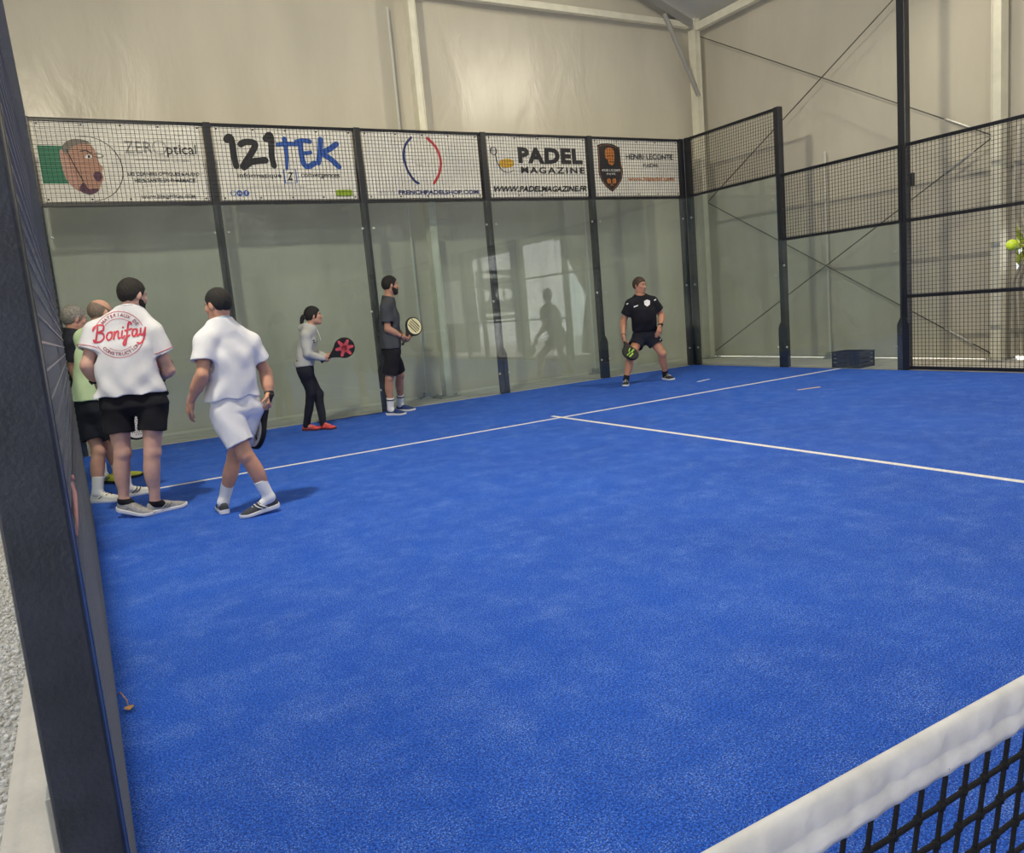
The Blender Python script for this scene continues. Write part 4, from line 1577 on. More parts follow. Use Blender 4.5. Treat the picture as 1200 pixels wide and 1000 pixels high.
        for q in range(4):
            off = (0.031 - 0.0205 * q) * hsx
            ln = (0.041, 0.045, 0.042, 0.033)[q] * hsx
            p0 = wr_ + hd * (0.094 - 0.004 * abs(q - 1)) * hsx + lat * off
            ang = curl * 0.8
            rr = 0.0088 * hsx
            for seg in range(3):
                dv = hd * math.cos(ang) + pn * math.sin(ang)
                p1 = p0 + dv * ln * (1.0, 0.68, 0.52)[seg]
                fd.add(cone(p0, p1, rr, rr * 0.92), 0.003)
                p0 = p1
                rr *= 0.94
                ang += curl
        t0 = wr_ + hd * 0.035 * hsx + lat * 0.036 * hsx
        t1 = t0 + (hd * 0.75 + lat * 0.55 + pn * 0.25) * 0.040 * hsx
        t2 = t1 + (hd * 0.85 + lat * 0.10 + pn * (0.25 + 0.5 * math.sin(curl))) * 0.034 * hsx
        fd.add(cone(t0, t1, 0.0125 * hsx, 0.0105 * hsx), 0.008)
        fd.add(cone(t1, t2, 0.0100 * hsx, 0.0085 * hsx), 0.003)
    # legs
    for sd in 'RL':
        hip, kn, an = jt['p' + sd], jt['k' + sd], jt['a' + sd]
        fd.add(cone(hip, kn, 0.080 * s * lm, 0.053 * s * lm), 0.03)
        fd.add(cone(kn, an, 0.050 * s * lm, 0.036 * s), 0.02)
        dn = unit(an - kn)
        fd_ = feet[sd][1]
        back = unit(-fd_ - dn * ((-fd_) @ dn))
        ca = kn + dn * 0.13 * s + back * 0.018 * s
        fd.add(ell(ca, (dn, back, np.cross(dn, back)), np.array((0.125, 0.046, 0.052)) * s * lm), 0.03)
        fd.add(ell(kn - back * 0.018 * s, (dn, back, np.cross(dn, back)), np.array((0.045, 0.040, 0.044)) * s * lm), 0.02)
        fd.add(cone(an, an - UP * 0.03 + fd_ * 0.05, 0.034 * s, 0.028 * s), 0.02)
    Vv, Ff = fd.mesh()
    base0 = np.array((B[0], B[1], 0.0))
    body = build('person', Vv, Ff, sk, None, True, base0)
    tag(body, S['label'], 'person')

    # eyes, brows, lips
    bmv = IV
    for sg_ in (-1, 1):
        e0 = P(sg_ * 0.033, 0.0815, 0.002)
        g = Geo().add([e0 + (HR * p[0] * 0.0125 + HF * p[1] * 0.0075 + HU * p[2] * 0.0065) * hs for p in IV], [tuple(q) for q in IF])
        eo = g.make('eye', mat('eye_white', (0.55, 0.52, 0.48), 0.3), body, True)
        e1 = P(sg_ * 0.033, 0.0865, 0.002)
        Geo().add([e1 + (HR * p[0] * 0.006 + HF * p[1] * 0.004 + HU * p[2] * 0.006) * hs for p in IV], [tuple(q) for q in IF]).make('iris', mat('dark_iris', (0.03, 0.02, 0.015), 0.25), eo, True)
        Geo().tube([P(sg_ * 0.014, 0.0895, 0.021), P(sg_ * 0.033, 0.0885, 0.026), P(sg_ * 0.052, 0.074, 0.021)], [0.0045 * hs, 0.005 * hs, 0.003 * hs], 6).make('eyebrow', S['hairm'], body, True)
    Geo().tube([P(-0.024, 0.084, -0.068), P(-0.009, 0.093, -0.067), P(0.009, 0.093, -0.067), P(0.024, 0.084, -0.068)], [0.002 * hs, 0.0042 * hs, 0.0042 * hs, 0.002 * hs], 6).make('mouth', mat('lip_tone', (0.25, 0.08, 0.065), 0.45), body, True)

    # hair
    hcut = S['hair']
    hd_ = Field(P(0, 0, 0) - 0.2, P(0, 0, 0) + 0.2, 0.006)
    th = hcut.get('thick', 0.012)
    hd_.add(ell(P(0, -0.014, 0.024), ax, (np.array((0.078, 0.097, 0.094)) + th * np.array((0.7, 0.7, 1.0))) * hs))

    def hair_keep(x, y, z):
        qx = ((x - hc[0]) * HR[0] + (y - hc[1]) * HR[1] + (z - hc[2]) * HR[2]) / hs
        qy = ((x - hc[0]) * HF[0] + (y - hc[1]) * HF[1] + (z - hc[2]) * HF[2]) / hs
        qz = ((x - hc[0]) * HU[0] + (y - hc[1]) * HU[1] + (z - hc[2]) * HU[2]) / hs
        front = hcut.get('front', 0.062)      # hairline height at the forehead
        nape = hcut.get('nape', -0.055)
        side = hcut.get('side', 0.0)          # height of the sideburn just before the ear
        zl = np.interp(qy, [-0.12, -0.045, -0.018, 0.018, 0.035, 0.062, 0.09], [nape, nape, side + 0.018, side, side + 0.026, front - 0.014, front])
        wav = 0.0035 * np.sin(90 * qx + 40 * qz) + 0.003 * np.sin(120 * qy - 60 * qx)
        return (zl + wav - qz) * hs
    hd_.limit(hair_keep)
    hd_.wrinkle(lambda x, y, z: 0.0018 * np.sin(170 * x + 60 * z) * np.sin(150 * y - 80 * z))
    if hcut.get('bald'):
        bz = hcut['bald']

        def bald(x, y, z):
            qz = ((x - hc[0]) * HU[0] + (y - hc[1]) * HU[1] + (z - hc[2]) * HU[2]) / hs
            qy = ((x - hc[0]) * HF[0] + (y - hc[1]) * HF[1] + (z - hc[2]) * HF[2]) / hs
            return (qz - (bz - 0.5 * qy)) * hs
        hd_.limit(bald)
    if hcut.get('quiff'):
        hd_.add(ell(P(0, 0.045, 0.100), ax, np.array((0.055, 0.045, 0.022)) * hs), 0.02)
    hv, hfc = hd_.mesh()
    hair = build('hair', hv, hfc, S['hairm'], body, True)
    if hcut.get('ponytail'):
        g = Geo()
        p0 = P(0, -0.108, 0.010)
        tail = [p0, P(0, -0.135, 0.002), P(0.004, -0.160, -0.045), P(0.006, -0.165, -0.105), P(0.004, -0.160, -0.150)]
        g.tube([np.array(q) for q in smooth_line(tail, 4)], [0.018 * hs, 0.026 * hs, 0.030 * hs, 0.031 * hs, 0.031 * hs, 0.030 * hs, 0.030 * hs, 0.028 * hs, 0.027 * hs, 0.025 * hs, 0.022 * hs, 0.020 * hs, 0.017 * hs, 0.014 * hs, 0.010 * hs, 0.007 * hs, 0.003 * hs], 10)
        g.make('ponytail', S['hairm'], body, True)
        Geo().tube([P(0.026 * math.cos(t), -0.112, 0.010 + 0.026 * math.sin(t)) for t in np.linspace(0, 6.28, 14)], 0.006, 6).make('hair_tie', cloth('white', (0.75, 0.75, 0.76)), body, True)
    if S.get('beard'):
        bf_ = Field(P(0, 0, 0) - 0.17, P(0, 0, 0) + 0.17, 0.006)
        o_ = 0.0030
        bf_.add(ell(P(0, 0.030, -0.040), ax, (np.array((0.061, 0.065, 0.076)) + o_) * hs))
        bf_.add(ell(P(0, 0.066, -0.098), ax, (np.array((0.024, 0.020, 0.018)) + o_) * hs), 0.03)
        for sg_ in (-1, 1):
            bf_.add(cone(P(sg_ * 0.050, 0.0, -0.055), P(sg_ * 0.02, 0.06, -0.096), (0.018 + o_) * hs, (0.016 + o_) * hs), 0.03)
            bf_.add(cone(P(sg_ * 0.066, 0.012, -0.005), P(sg_ * 0.055, 0.010, -0.055), 0.0085 * hs, 0.010 * hs), 0.01)

        def keepb(x, y, z):
            qy = ((x - hc[0]) * HF[0] + (y - hc[1]) * HF[1] + (z - hc[2]) * HF[2]) / hs
            qz = ((x - hc[0]) * HU[0] + (y - hc[1]) * HU[1] + (z - hc[2]) * HU[2]) / hs
            zl = np.interp(qy, [-0.02, 0.02, 0.055, 0.075, 0.10], [0.0, 0.0, -0.048, -0.052, -0.046])
            return np.maximum((qz - zl), (-0.004 - qy)) * hs
        bf_.limit(keepb)
        for (z_, k_) in ((-0.068, 0.0105),):
            bf_.sub(cone(P(-0.018, 0.10, z_), P(0.018, 0.10, z_), k_ * hs, k_ * hs))
        bv_, bff = bf_.mesh()
        build('beard', bv_, bff, S['hairm'], body, True)

    # top
    tw_ = S['top']
    tm = tw_['mat']
    hem = J(*tw_['hem'], S.get('d_pel', d0 * 0.4))
    W = tw_.get('w', 1.0)
    Dp = tw_.get('d', 1.0)
    HWm = tw_.get('hemw', 1.0)
    waist = hem * 0.6 + mid_s * 0.4
    chest = hem * 0.22 + mid_s * 0.78
    lo = np.minimum.reduce([hem, mid_s, jt['eR'], jt['eL'], neck, jt['wR'], jt['wL']]) - 0.3
    hi = np.maximum.reduce([hem, mid_s, jt['eR'], jt['eL'], neck, jt['wR'], jt['wL']]) + 0.3
    hi[2] = neck[2] + 0.12
    lo[2] = hem[2] - 0.1
    if tw_.get('long'):
        lo[2] = min(lo[2], jt['wR'][2] - 0.1, jt['wL'][2] - 0.1)
    tf = Field(lo, hi, h)
    belly = tw_.get('belly', 0.0)
    wv = tw_.get('waist', 1.0)
    chest_c = chest + f * 0.01
    fb = f * belly
    tf.add(loft([(hem, 0.178 * W * HWm * s, 0.128 * Dp * s), (waist + fb * 0.9, 0.172 * W * wv * s, (0.124 * Dp) * s + belly * 0.5), (chest_c + fb * 0.3, 0.186 * W * s, 0.128 * Dp * s),
                 (mid_s + UP * 0.005, 0.165 * s, 0.098 * s), (neck * 0.75 + mid_s * 0.25 - f * 0.005, 0.085 * s, 0.075 * s), (neck + UP * 0.015, 0.066 * s, 0.066 * s)], R, f))
    sl = tw_.get('sleeve', 0.55)
    sr_ = tw_.get('sr', 1.0)
    for sd, sg_ in (('R', 1), ('L', -1)):
        sh, el_, wr_ = jt['s' + sd], jt['e' + sd], jt['w' + sd]
        tf.add(cone(neck - UP * 0.045 + R * sg_ * 0.055 * s, sh - UP * 0.002, 0.058 * s, 0.066 * s * lm), 0.05)
        if tw_.get('long'):
            tf.add(cone(sh, el_, 0.066 * s * sr_, 0.058 * s * sr_), 0.035)
            fa = unit(wr_ - el_)
            tf.add(cone(el_, wr_ - fa * 0.03, 0.058 * s * sr_, 0.042 * s * sr_), 0.02)
            tf.add(cone(wr_ - fa * 0.035, wr_ - fa * 0.005, 0.036 * s, 0.036 * s), 0.006)
        else:
            end = sh + (el_ - sh) * sl
            da = unit(el_ - sh)
            big = np.linalg.norm(el_ - sh)
            cf, l1, h1 = cone(sh, sh + (el_ - sh) * (sl + 0.3), 0.068 * s * sr_ * lm, 0.072 * s * sr_ * lm)

            def sleeve(x, y, z, cf=cf, end=end, da=da):      # square cuff
                return np.maximum(cf(x, y, z), (x - end[0]) * da[0] + (y - end[1]) * da[1] + (z - end[2]) * da[2])
            tf.add((sleeve, l1, h1), 0.03)
            tf.sub(cone(end - da * 0.035, end + da * 0.03, 0.050 * s * lm, 0.062 * s * sr_ * lm))
    tf.add(cone(neck - UP * 0.07, neck - UP * 0.004, 0.092 * s, (0.071 if not tw_.get('hood') else 0.07) * s * lm), 0.04)
    for sg_ in (-1, 1):
        tf.add(cone(neck + R * sg_ * 0.03 * s - UP * 0.03, jt['sR' if sg_ > 0 else 'sL'] + UP * 0.012, 0.058 * s, 0.055 * s * lm), 0.05)
    tf.limit(lambda x, y, z: z - (neck[2] + 0.022) + 0.28 * ((x - neck[0]) * f[0] + (y - neck[1]) * f[1]))
    if tw_.get('hood'):
        tf.add(cone(neck - f * 0.055 + R * 0.07 + UP * 0.005, neck - f * 0.085 - UP * 0.01, 0.036, 0.045), 0.03)
        tf.add(cone(neck - f * 0.055 - R * 0.07 + UP * 0.005, neck - f * 0.085 - UP * 0.01, 0.036, 0.045), 0.03)
        tf.add(cone(neck - f * 0.03 + R * 0.075 + UP * 0.012, neck + f * 0.06 + R * 0.04 - UP * 0.03, 0.030, 0.026), 0.02)
        tf.add(cone(neck - f * 0.03 - R * 0.075 + UP * 0.012, neck + f * 0.06 - R * 0.04 - UP * 0.03, 0.030, 0.026), 0.02)
    cuffs = []
    if tw_.get('cuff'):
        for sd in 'RL':
            sh, el_ = jt['s' + sd], jt['e' + sd]
            da = unit(el_ - sh)
            end = sh + (el_ - sh) * sl - da * 0.02
            u_ = unit(np.cross(da, (0.3, 0.2, 0.9)))
            v_ = np.cross(da, u_)
            rc = 0.0735 * s * sr_ * lm
            cuffs.append([end + rc * (math.cos(t) * u_ + math.sin(t) * v_) for t in np.linspace(0, 2 * math.pi, 30)])
    fa_ = tw_.get('fold', 0.0035)
    ph = S['az'] * 0.1 + len(S['label'])

    def folds(x, y, z):
        a = (x - hem[0]) * R[0] + (y - hem[1]) * R[1]
        b = z - hem[2]
        lowr = np.clip(1.1 - b / 0.55, 0.15, 1)
        return fa_ * lowr * (np.sin(38 * a + 16 * b + 3 * np.sin(7 * b + ph)) + 0.7 * np.sin(24 * a - 34 * b + ph) * np.sin(9 * a + ph))
    tf.wrinkle(folds)
    tf.sub(loft([(hem - UP * 0.05, 0.162 * W * HWm * s, 0.112 * Dp * s), (hem + UP * 0.03, 0.160 * W * HWm * s, 0.110 * Dp * s)], R, f))
    tv, tfc = tf.mesh()
    top = build(tw_['name'], tv, tfc, tm, body, True)
    for cq in cuffs:
        Geo().tube(cq, 0.0025, 6, False).make('cuff_trim', tw_['cuff'], top, True)
    if not tw_.get('hood'):
        g = Geo()
        g.tube([neck + UP * (0.013 - 0.020 * math.cos(t)) + R * 0.067 * s * lm * math.sin(t) + f * (0.067 * s * lm * math.cos(t) - 0.002) for t in np.linspace(0, 2 * math.pi, 26)], 0.0085 * s, 8, False)
        g.make('collar', tw_.get('trim', tm), top, True)
    else:
        bv0 = []
        g = Geo()
        wz = hem + UP * 0.012
        for dz, w_ in ((0, 0.96), (0.03, 0.99), (0.055, 0.97)):
            bv0.append([hem + UP * dz + R * 0.178 * W * s * w_ * math.copysign(abs(math.cos(t)) ** 0.83, math.cos(t)) + f * 0.130 * Dp * s * w_ * math.copysign(abs(math.sin(t)) ** 0.83, math.sin(t)) for t in np.linspace(0, 2 * math.pi, 40, endpoint=False)])
        nn_ = 40
        V = [p for ring_ in bv0 for p in ring_]
        F = [(i * nn_ + k_, i * nn_ + (k_ + 1) % nn_, (i + 1) * nn_ + (k_ + 1) % nn_, (i + 1) * nn_ + k_) for i in range(2) for k_ in range(nn_)]
        build('ribbed_hem', V, F, tm, top, True)
        for sg_ in (-1, 1):
            Geo().tube([neck + f * 0.085 + R * sg_ * 0.025 - UP * 0.035, neck + f * 0.105 + R * sg_ * 0.028 - UP * 0.10, neck + f * 0.125 + R * sg_ * 0.03 - UP * 0.19], 0.004, 6).make('drawstring', cloth('white', (0.75, 0.75, 0.76)), top, True)

    # shorts or trousers
    bt = S['bottom']
    lo = np.minimum.reduce([pel, jt['kR'], jt['kL'], jt['aR'], jt['aL']]) - 0.22
    hi = np.maximum.reduce([pel, jt['kR'], jt['kL'], hem]) + 0.25
    hi[2] = max(pel[2], hem[2]) + 0.16
    if not bt.get('long'):
        lo[2] = min(jt['kR'][2], jt['kL'][2]) - 0.12
    sf = Field(lo, hi, h)
    bwid = bt.get('w', 1.0)
    sf.add(loft([(pel - UP * S.get('crotch', 0.15), 0.085 * bwid * s, 0.060 * s), (pel - UP * (S.get('crotch', 0.15) - 0.05), 0.145 * bwid * s, 0.100 * s), (pel - UP * 0.03, 0.172 * bwid * s, 0.122 * s), (hem * 0.5 + pel * 0.5 + UP * 0.03, 0.166 * bwid * s, 0.118 * s), (hem + UP * 0.09, 0.152 * s, 0.108 * s)], R, f))
    lr = bt.get('r', 1.0)
    for sd, sg_ in (('R', 1), ('L', -1)):
        hip, kn, an = jt['p' + sd], jt['k' + sd], jt['a' + sd]
        if bt.get('long'):
            sf.add(cone(hip, kn, 0.096 * s * lr, 0.068 * s * lr), 0.05)
            sf.add(cone(kn, an - UP * 0.01, 0.068 * s * lr, 0.052 * s * lr), 0.03)
        else:
            fr_ = bt['len'] if not isinstance(bt['len'], dict) else bt['len'][sd]
            end = hip + (kn - hip) * fr_
            da = unit(kn - hip)
            r0_ = 0.102 * s * lr * lm
            cf, l1, h1 = cone(hip, hip + (kn - hip) * (fr_ + 0.35), r0_, r0_ * bt.get('r2', 0.97))

            def leg(x, y, z, cf=cf, end=end, da=da):        # square hem
                return np.maximum(cf(x, y, z), (x - end[0]) * da[0] + (y - end[1]) * da[1] + (z - end[2]) * da[2])
            sf.add((leg, l1, h1), bt.get('k', 0.03))
            jt['end' + sd] = (end, da, r0_ * (1 + (bt.get('r2', 0.97) - 1) * fr_ / (fr_ + 0.35)))
    if not bt.get('long'):
        for sd in 'RL':
            end, da, re_ = jt['end' + sd]
            sf.sub(cone(end - da * 0.02, end + da * 0.03, re_ - 0.022, re_ - 0.010))
    fb_ = bt.get('fold', 0.0035)

    def folds2(x, y, z):
        a = (x - pel[0]) * R[0] + (y - pel[1]) * R[1]
        c_ = (x - pel[0]) * f[0] + (y - pel[1]) * f[1]
        b = z - pel[2]
        return fb_ * (np.sin(34 * a + 21 * b + ph) * np.sin(8 * b + 5 * c_) + 0.7 * np.sin(30 * c_ - 26 * b + 2 * ph))
    sf.wrinkle(folds2)
    sv_, sfc = sf.mesh()
    bot = build(bt['name'], sv_, sfc, bt['mat'], body, True)

    # socks and shoes
    so = S['shoe']
    for sd, sg_ in (('R', 1), ('L', -1)):
        heel, dirn, sc_, pitch, lift = feet[sd]
        shoe(body, heel, dirn, sc_, so['upper'], so['sole'], so['stripe'], lift, pitch, sg_)
        if S.get('sock'):
            hh, sm_ = S['sock'][0], S['sock'][1]
            kn = jt['k' + sd]
            an = jt['a' + sd]
            dk = unit(kn - an)
            top_ = an + dk * hh
            kf = Field(np.minimum(an, top_) - 0.13, np.maximum(an, top_) + 0.13, 0.005)
            kf.add(cone(an, an + dk * (hh + 0.06), 0.042 * s, (0.043 + 0.07 * hh) * s))
            kf.add(cone(an, an - UP * 0.03 + dirn * 0.05, 0.041 * s, 0.033 * s), 0.02)
            kf.limit(lambda x, y, z: (x - top_[0]) * dk[0] + (y - top_[1]) * dk[1] + (z - top_[2]) * dk[2])
            sk_ = build('sock', *kf.mesh(), sm_, body, True)
            rr = [0, 0, 0, 0.0445 + 0.07 * hh * hh / (hh + 0.06)]
            if len(S['sock']) > 2:
                Geo().tube([top_ - dk * 0.035, top_ - dk * 0.018], [(rr[3] + 0.0018) * s] * 2, 18, False).make('sock_band', S['sock'][2], sk_, True)
    return dict(body=body, top=top, bottom=bot, jt=jt, n=n, r=r, f=f, R=R, J=J, hc=hc, neck=neck, P=P, s=s, HF=HF, HR=HR, HU=HU, B=B, tv=tv, tfc=tfc, bv=sv_, bfc=sfc, lm=lm)


def wristband(pr, sd, at, col, face=None, w=0.012):
    el_, wr_ = pr['jt']['e' + sd], pr['jt']['w' + sd]
    d = unit(wr_ - el_)
    c0 = el_ + (wr_ - el_) * at
    rad = (0.041 + at * (0.027 - 0.041)) * pr['s'] * pr['lm'] + 0.003
    name = 'watch' if face else 'wristband'
    o = Geo().tube([c0 - d * w, c0 - d * w * 0.5, c0 + d * w * 0.5, c0 + d * w], [rad, rad + 0.004, rad + 0.004, rad], 18).make(name, col, pr['body'], True)
    if face is not None:
        fn_ = unit(pr['n'] * face[1] + pr['r'] * face[0] + UP * face[2])
        fn_ = unit(fn_ - d * (fn_ @ d))
        cc = c0 + fn_ * (rad + 0.002)
        Geo().tube([cc, cc + fn_ * 0.009], 0.019, 16).make('watch_face', mat('watch_glass', (0.01, 0.01, 0.012), 0.15), o, True)


def project(pr, shapes, centre, right, up, direction, name, material, which='top', step=0.03):
    """flat print laid on cloth: each vertex is dropped onto the garment along a direction"""
    V_, F_ = (pr['tv'], pr['tfc']) if which == 'top' else (pr['bv'], pr['bfc'])
    tree = BVHTree.FromPolygons([tuple(v) for v in V_], [tuple(int(i) for i in q) for q in F_])
    g = Geo()
    for sv, sfx in shapes:
        v2, f2 = cut_grid(np.array(sv, float), sfx, step)
        pts, ok = [], []
        for a, b in v2:
            o_ = centre + right * a + up * b - direction * 0.5
            hit = tree.ray_cast(Vector(o_), Vector(direction))
            if hit[0] is None:
                pts.append((0, 0, 0)); ok.append(False)
            else:
                pts.append(np.array(hit[0]) - direction * 0.0035); ok.append(True)
        g.add(pts, [q for q in f2 if all(ok[i] for i in q)])
    return g.make(name, material, pr['top'] if which == 'top' else pr['bottom'])


def racket(hand, towards, normal, label, face_c, frame_c, deco_c, stripes=None, reach=0.27):
    """padel racket held at a point, its head pointing towards another; face normal"""
    hand, towards = np.array(hand, float), np.array(towards, float)
    y = unit(towards - hand)                  # from the grip to the head
    head = hand + y * reach
    grip_end = head - y * 0.34
    nn_ = unit(np.array(normal, float) - y * (np.array(normal) @ y))
    x = np.cross(y, nn_)

    def P(a, b, c=0.0):
        return head + x * a + y * b + nn_ * c
    prof = []
    for t in np.radians(np.linspace(-52, 232, 40)):
        prof.append((0.130 * math.cos(t), 0.132 * math.sin(t)))
    prof += [(-0.052, -0.145), (-0.030, -0.185), (-0.019, -0.215), (0.019, -0.215), (0.030, -0.185), (0.052, -0.145)]

    def slab(sc, half, b0=-1):
        g = Geo()
        V, F = [], []
        N = len(prof)
        for (k_, zz) in ((0.93, -half), (1.0, -half * 0.6), (1.0, half * 0.6), (0.93, half)):
            for (a, b) in prof:
                V.append(P(a * sc * k_, (b + 0.02) * (k_ * sc) - 0.02 * 1, zz))
        for i in range(3):
            for j in range(N):
                F.append((i * N + j, i * N + (j + 1) % N, (i + 1) * N + (j + 1) % N, (i + 1) * N + j))
        F.append(tuple(range(N))[::-1])
        F.append(tuple(range(3 * N, 4 * N)))
        g.add(V, F)
        return g
    o = slab(1.0, 0.018).make('padel_racket', frame_c, None, False, grip_end)
    tag(o, label, 'racket')
    for sg_ in (-1, 1):
        Fv = [P(0.112 * math.cos(t), 0.114 * math.sin(t), sg_ * 0.0183) for t in np.linspace(0, 2 * math.pi, 36, endpoint=False)]
        g = Geo().prism(Fv, nn_ * sg_ * 0.0012)
        fo = g.make('face_plate', face_c, o)
        if stripes:
            g = Geo()
            for sv, sfx in stripes:
                v2 = np.array(sv, float)
                g.add([P(a, b, sg_ * 0.0203) for a, b in v2], sfx)
            g.make('face_print', deco_c, fo)
        g = Geo()
        for iy in range(-4, 5):
            for ix in range(-4, 5):
                a, b = (ix + 0.5 * (iy % 2)) * 0.020, iy * 0.020
                if a * a + b * b < 0.085 ** 2:
                    g.prism([P(a + 0.0050 * math.cos(t), b + 0.0050 * math.sin(t), sg_ * 0.0206) for t in np.linspace(0, 2 * math.pi, 8, endpoint=False)], nn_ * sg_ * 0.0004)
        hp_ = g.make('holes', mat('hole_shadow', (0.015, 0.015, 0.015), 0.8), fo)
        hp_['kind'] = 'stuff'
    Geo().tube([P(0, -0.205), P(0, -0.23), P(0, -0.32), P(0, -0.335)], [0.0165, 0.0165, 0.0170, 0.0195], 12).make('grip', mat('black_grip', (0.02, 0.02, 0.022), 0.75, bump=0.4, bscale=90), o, True)
    Geo().tube([P(0, -0.335), P(0, -0.343)], [0.020, 0.018], 12).make('grip_cap', frame_c, o, True)
    return o

# ------------------------------------------------------------------ the players
HDARK = mat('dark_brown_hair', (0.009, 0.007, 0.006), 0.75, var=0.4, vscale=60, bump=0.6, bscale=200)
HBLACK = mat('black_hair', (0.006, 0.005, 0.006), 0.75, var=0.4, vscale=60, bump=0.6, bscale=200)
HBROWN = mat('brown_hair', (0.045, 0.025, 0.014), 0.6, var=0.4, vscale=60, bump=0.6, bscale=200)
HGREY = mat('grey_hair', (0.20, 0.19, 0.18), 0.6, var=0.5, vscale=70, bump=0.6, bscale=200)
HSTUB = mat('cropped_grey_brown_hair', (0.16, 0.12, 0.10), 0.7, var=0.3, vscale=80)
WTEE = cloth('white_tee', (0.66, 0.67, 0.73))
WSHO = cloth('white_shorts', (0.66, 0.67, 0.73))
BLKC = cloth('black', (0.012, 0.012, 0.017), 0.2)
NAVYC = cloth('black_navy', (0.014, 0.016, 0.026), 0.2)
DGREY = cloth('dark_grey', (0.055, 0.060, 0.072), 0.15)
HOODG = cloth('hoodie_grey', (0.42, 0.43, 0.43), 0.08)
GREENC = cloth('pale_green', (0.52, 0.66, 0.42), 0.05)
SOCKW = cloth('sock_white', (0.72, 0.73, 0.76))
SOLEW = mat('white_sole', (0.70, 0.71, 0.74), 0.6)
GREYSH = mat('grey_knit', (0.30, 0.30, 0.31), 0.85, var=0.2, vscale=60, bump=0.3, bscale=300)
DARKSH = mat('charcoal_knit', (0.045, 0.048, 0.060), 0.8, var=0.2, vscale=60, bump=0.3, bscale=300)
BLUESH = mat('blue_knit', (0.015, 0.04, 0.16), 0.8, var=0.2, vscale=60, bump=0.3, bscale=300)
REDSH = mat('coral_red_knit', (0.62, 0.07, 0.07), 0.7, var=0.2, vscale=60)
BLKSH = mat('black_shoe', (0.012, 0.012, 0.014), 0.6, var=0.2, vscale=60)
WHSH = mat('white_shoe', (0.66, 0.66, 0.64), 0.6, var=0.06, vscale=40)
YELSH = mat('yellow_shoe', (0.62, 0.66, 0.06), 0.6, var=0.1, vscale=40)
WHP = mat('white_print', (0.78, 0.78, 0.80), 0.6)
BLKP = mat('black_print', (0.015, 0.015, 0.018), 0.6)
REDP = mat('red_print', (0.52, 0.035, 0.075), 0.6)

p7 = person(dict(id='a', base=(757, 448), az=170, haz=128, hpitch=-4, scale=1.0, lm=1, limb=1.12, skin=(0.46, 0.22, 0.14), hairm=HBROWN,
    hair=dict(front=0.066, thick=0.014, side=-0.01), head=(749.6, 334.6), neck=(750.5, 346.8), sR=(739.3, 357), sL=(764.5, 354),
    eR=(730.3, 376.5, -0.04), wR=(730.4, 394.0, -0.24), hR=(731.6, 402, -0.28), eL=(775.5, 370, 0.05), wL=(773.5, 382.5, -0.10), hL=(771.3, 391.5, -0.16),
    palmR=(0.8, 0.5, 0), palmL=(-0.6, 0.6, -0.2), curlR=55, curlL=20, pelvis=(756, 393), d_up=-0.06, d_pel=0.06, kR=(739, 418.5), kL=(776, 414.5), dkR=-0.12, dkL=-0.10,
    footR=((734.6, 451.0), (732.2, 453.6)), footL=((776.3, 444.6), (791, 446)), label='man in all-black kit standing wide-legged with a black and green racket',
    top=dict(name='t_shirt', mat=BLKC, hem=(755.5, 387.5), w=1.08, d=1.12, belly=0.04, sleeve=0.62, sr=1.12), bottom=dict(name='shorts', mat=NAVYC, len=0.46, w=1.06, r=1.02),
    sock=(0.07, BLKC), shoe=dict(upper=BLKSH, sole=SOLEW, stripe=WHP)))
wristband(p7, 'L', 0.93, BLKC, face=(0.6, -0.8, 0.2))
wristband(p7, 'R', 0.95, mat('brown_cord', (0.06, 0.03, 0.02), 0.7), w=0.005)
jt, n_, r_ = p7['jt'], p7['n'], p7['r']
cpos = p7['J'](758.3, 355.4, 0)
project(p7, [poly([(-0.045, 0.035), (0, 0.055), (0.045, 0.035), (0.04, -0.02), (0, -0.05), (-0.04, -0.02)])], cpos, r_, UP, n_, 'chest_badge', WHP)
project(p7, [fit(T('HL', 0.06), -0.02, 0.02, 0.0, 0.03)], cpos, r_, UP, n_, 'badge_mark', mat('grey_print', (0.2, 0.2, 0.22), 0.6))
project(p7, [poly([(-0.035, -0.018), (0.03, 0.002), (0.035, 0.018), (-0.03, 0.004)])], p7['J'](745.3, 358.9, 0), r_, UP, n_, 'chest_logo', WHP)
for (u, v) in ((735.3, 356.2), (767.6, 351.6)):
    project(p7, [poly([(-0.016, -0.012), (0.016, 0.0), (0.016, 0.014), (-0.016, 0.004)])], p7['J'](u, v, 0), r_, UP, n_, 'shoulder_tab', WHP)
project(p7, [poly([(-0.02, -0.02), (0.02, -0.02), (0.012, 0.02)])], p7['J'](774.2, 397, 0), r_, UP, n_, 'shorts_logo', WHP, which='bottom')
project(p7, [poly([(-0.012, -0.006), (0.012, -0.004), (0.012, 0.007), (-0.012, 0.005)])], p7['J'](740.2, 389.8, 0), r_, UP, n_, 'shorts_tab', WHP, which='bottom')
LIME = mat('lime_print', (0.30, 0.62, 0.03), 0.5)
CREAM = mat('cream_print', (0.72, 0.68, 0.42), 0.55)
RBLK = mat('racket_black', (0.010, 0.010, 0.013), 0.6, spec=0.3)
lime = [stroke([(-0.07, -0.05), (-0.01, 0.0), (-0.03, 0.02), (0.05, 0.08)], 0.022, 0), stroke([(-0.02, -0.08), (0.03, -0.02), (0.01, 0.0), (0.08, 0.05)], 0.016, 0)]
hp_ = jt['wR'] + unit(jt['hR'] - jt['wR']) * 0.06
racket(hp_, p7['J'](737.6, 411.8, -0.40), -n_ * 0.8 + r_ * 0.5, 'black racket with lime green flashes held low by the man in black', RBLK, RBLK, LIME, lime)

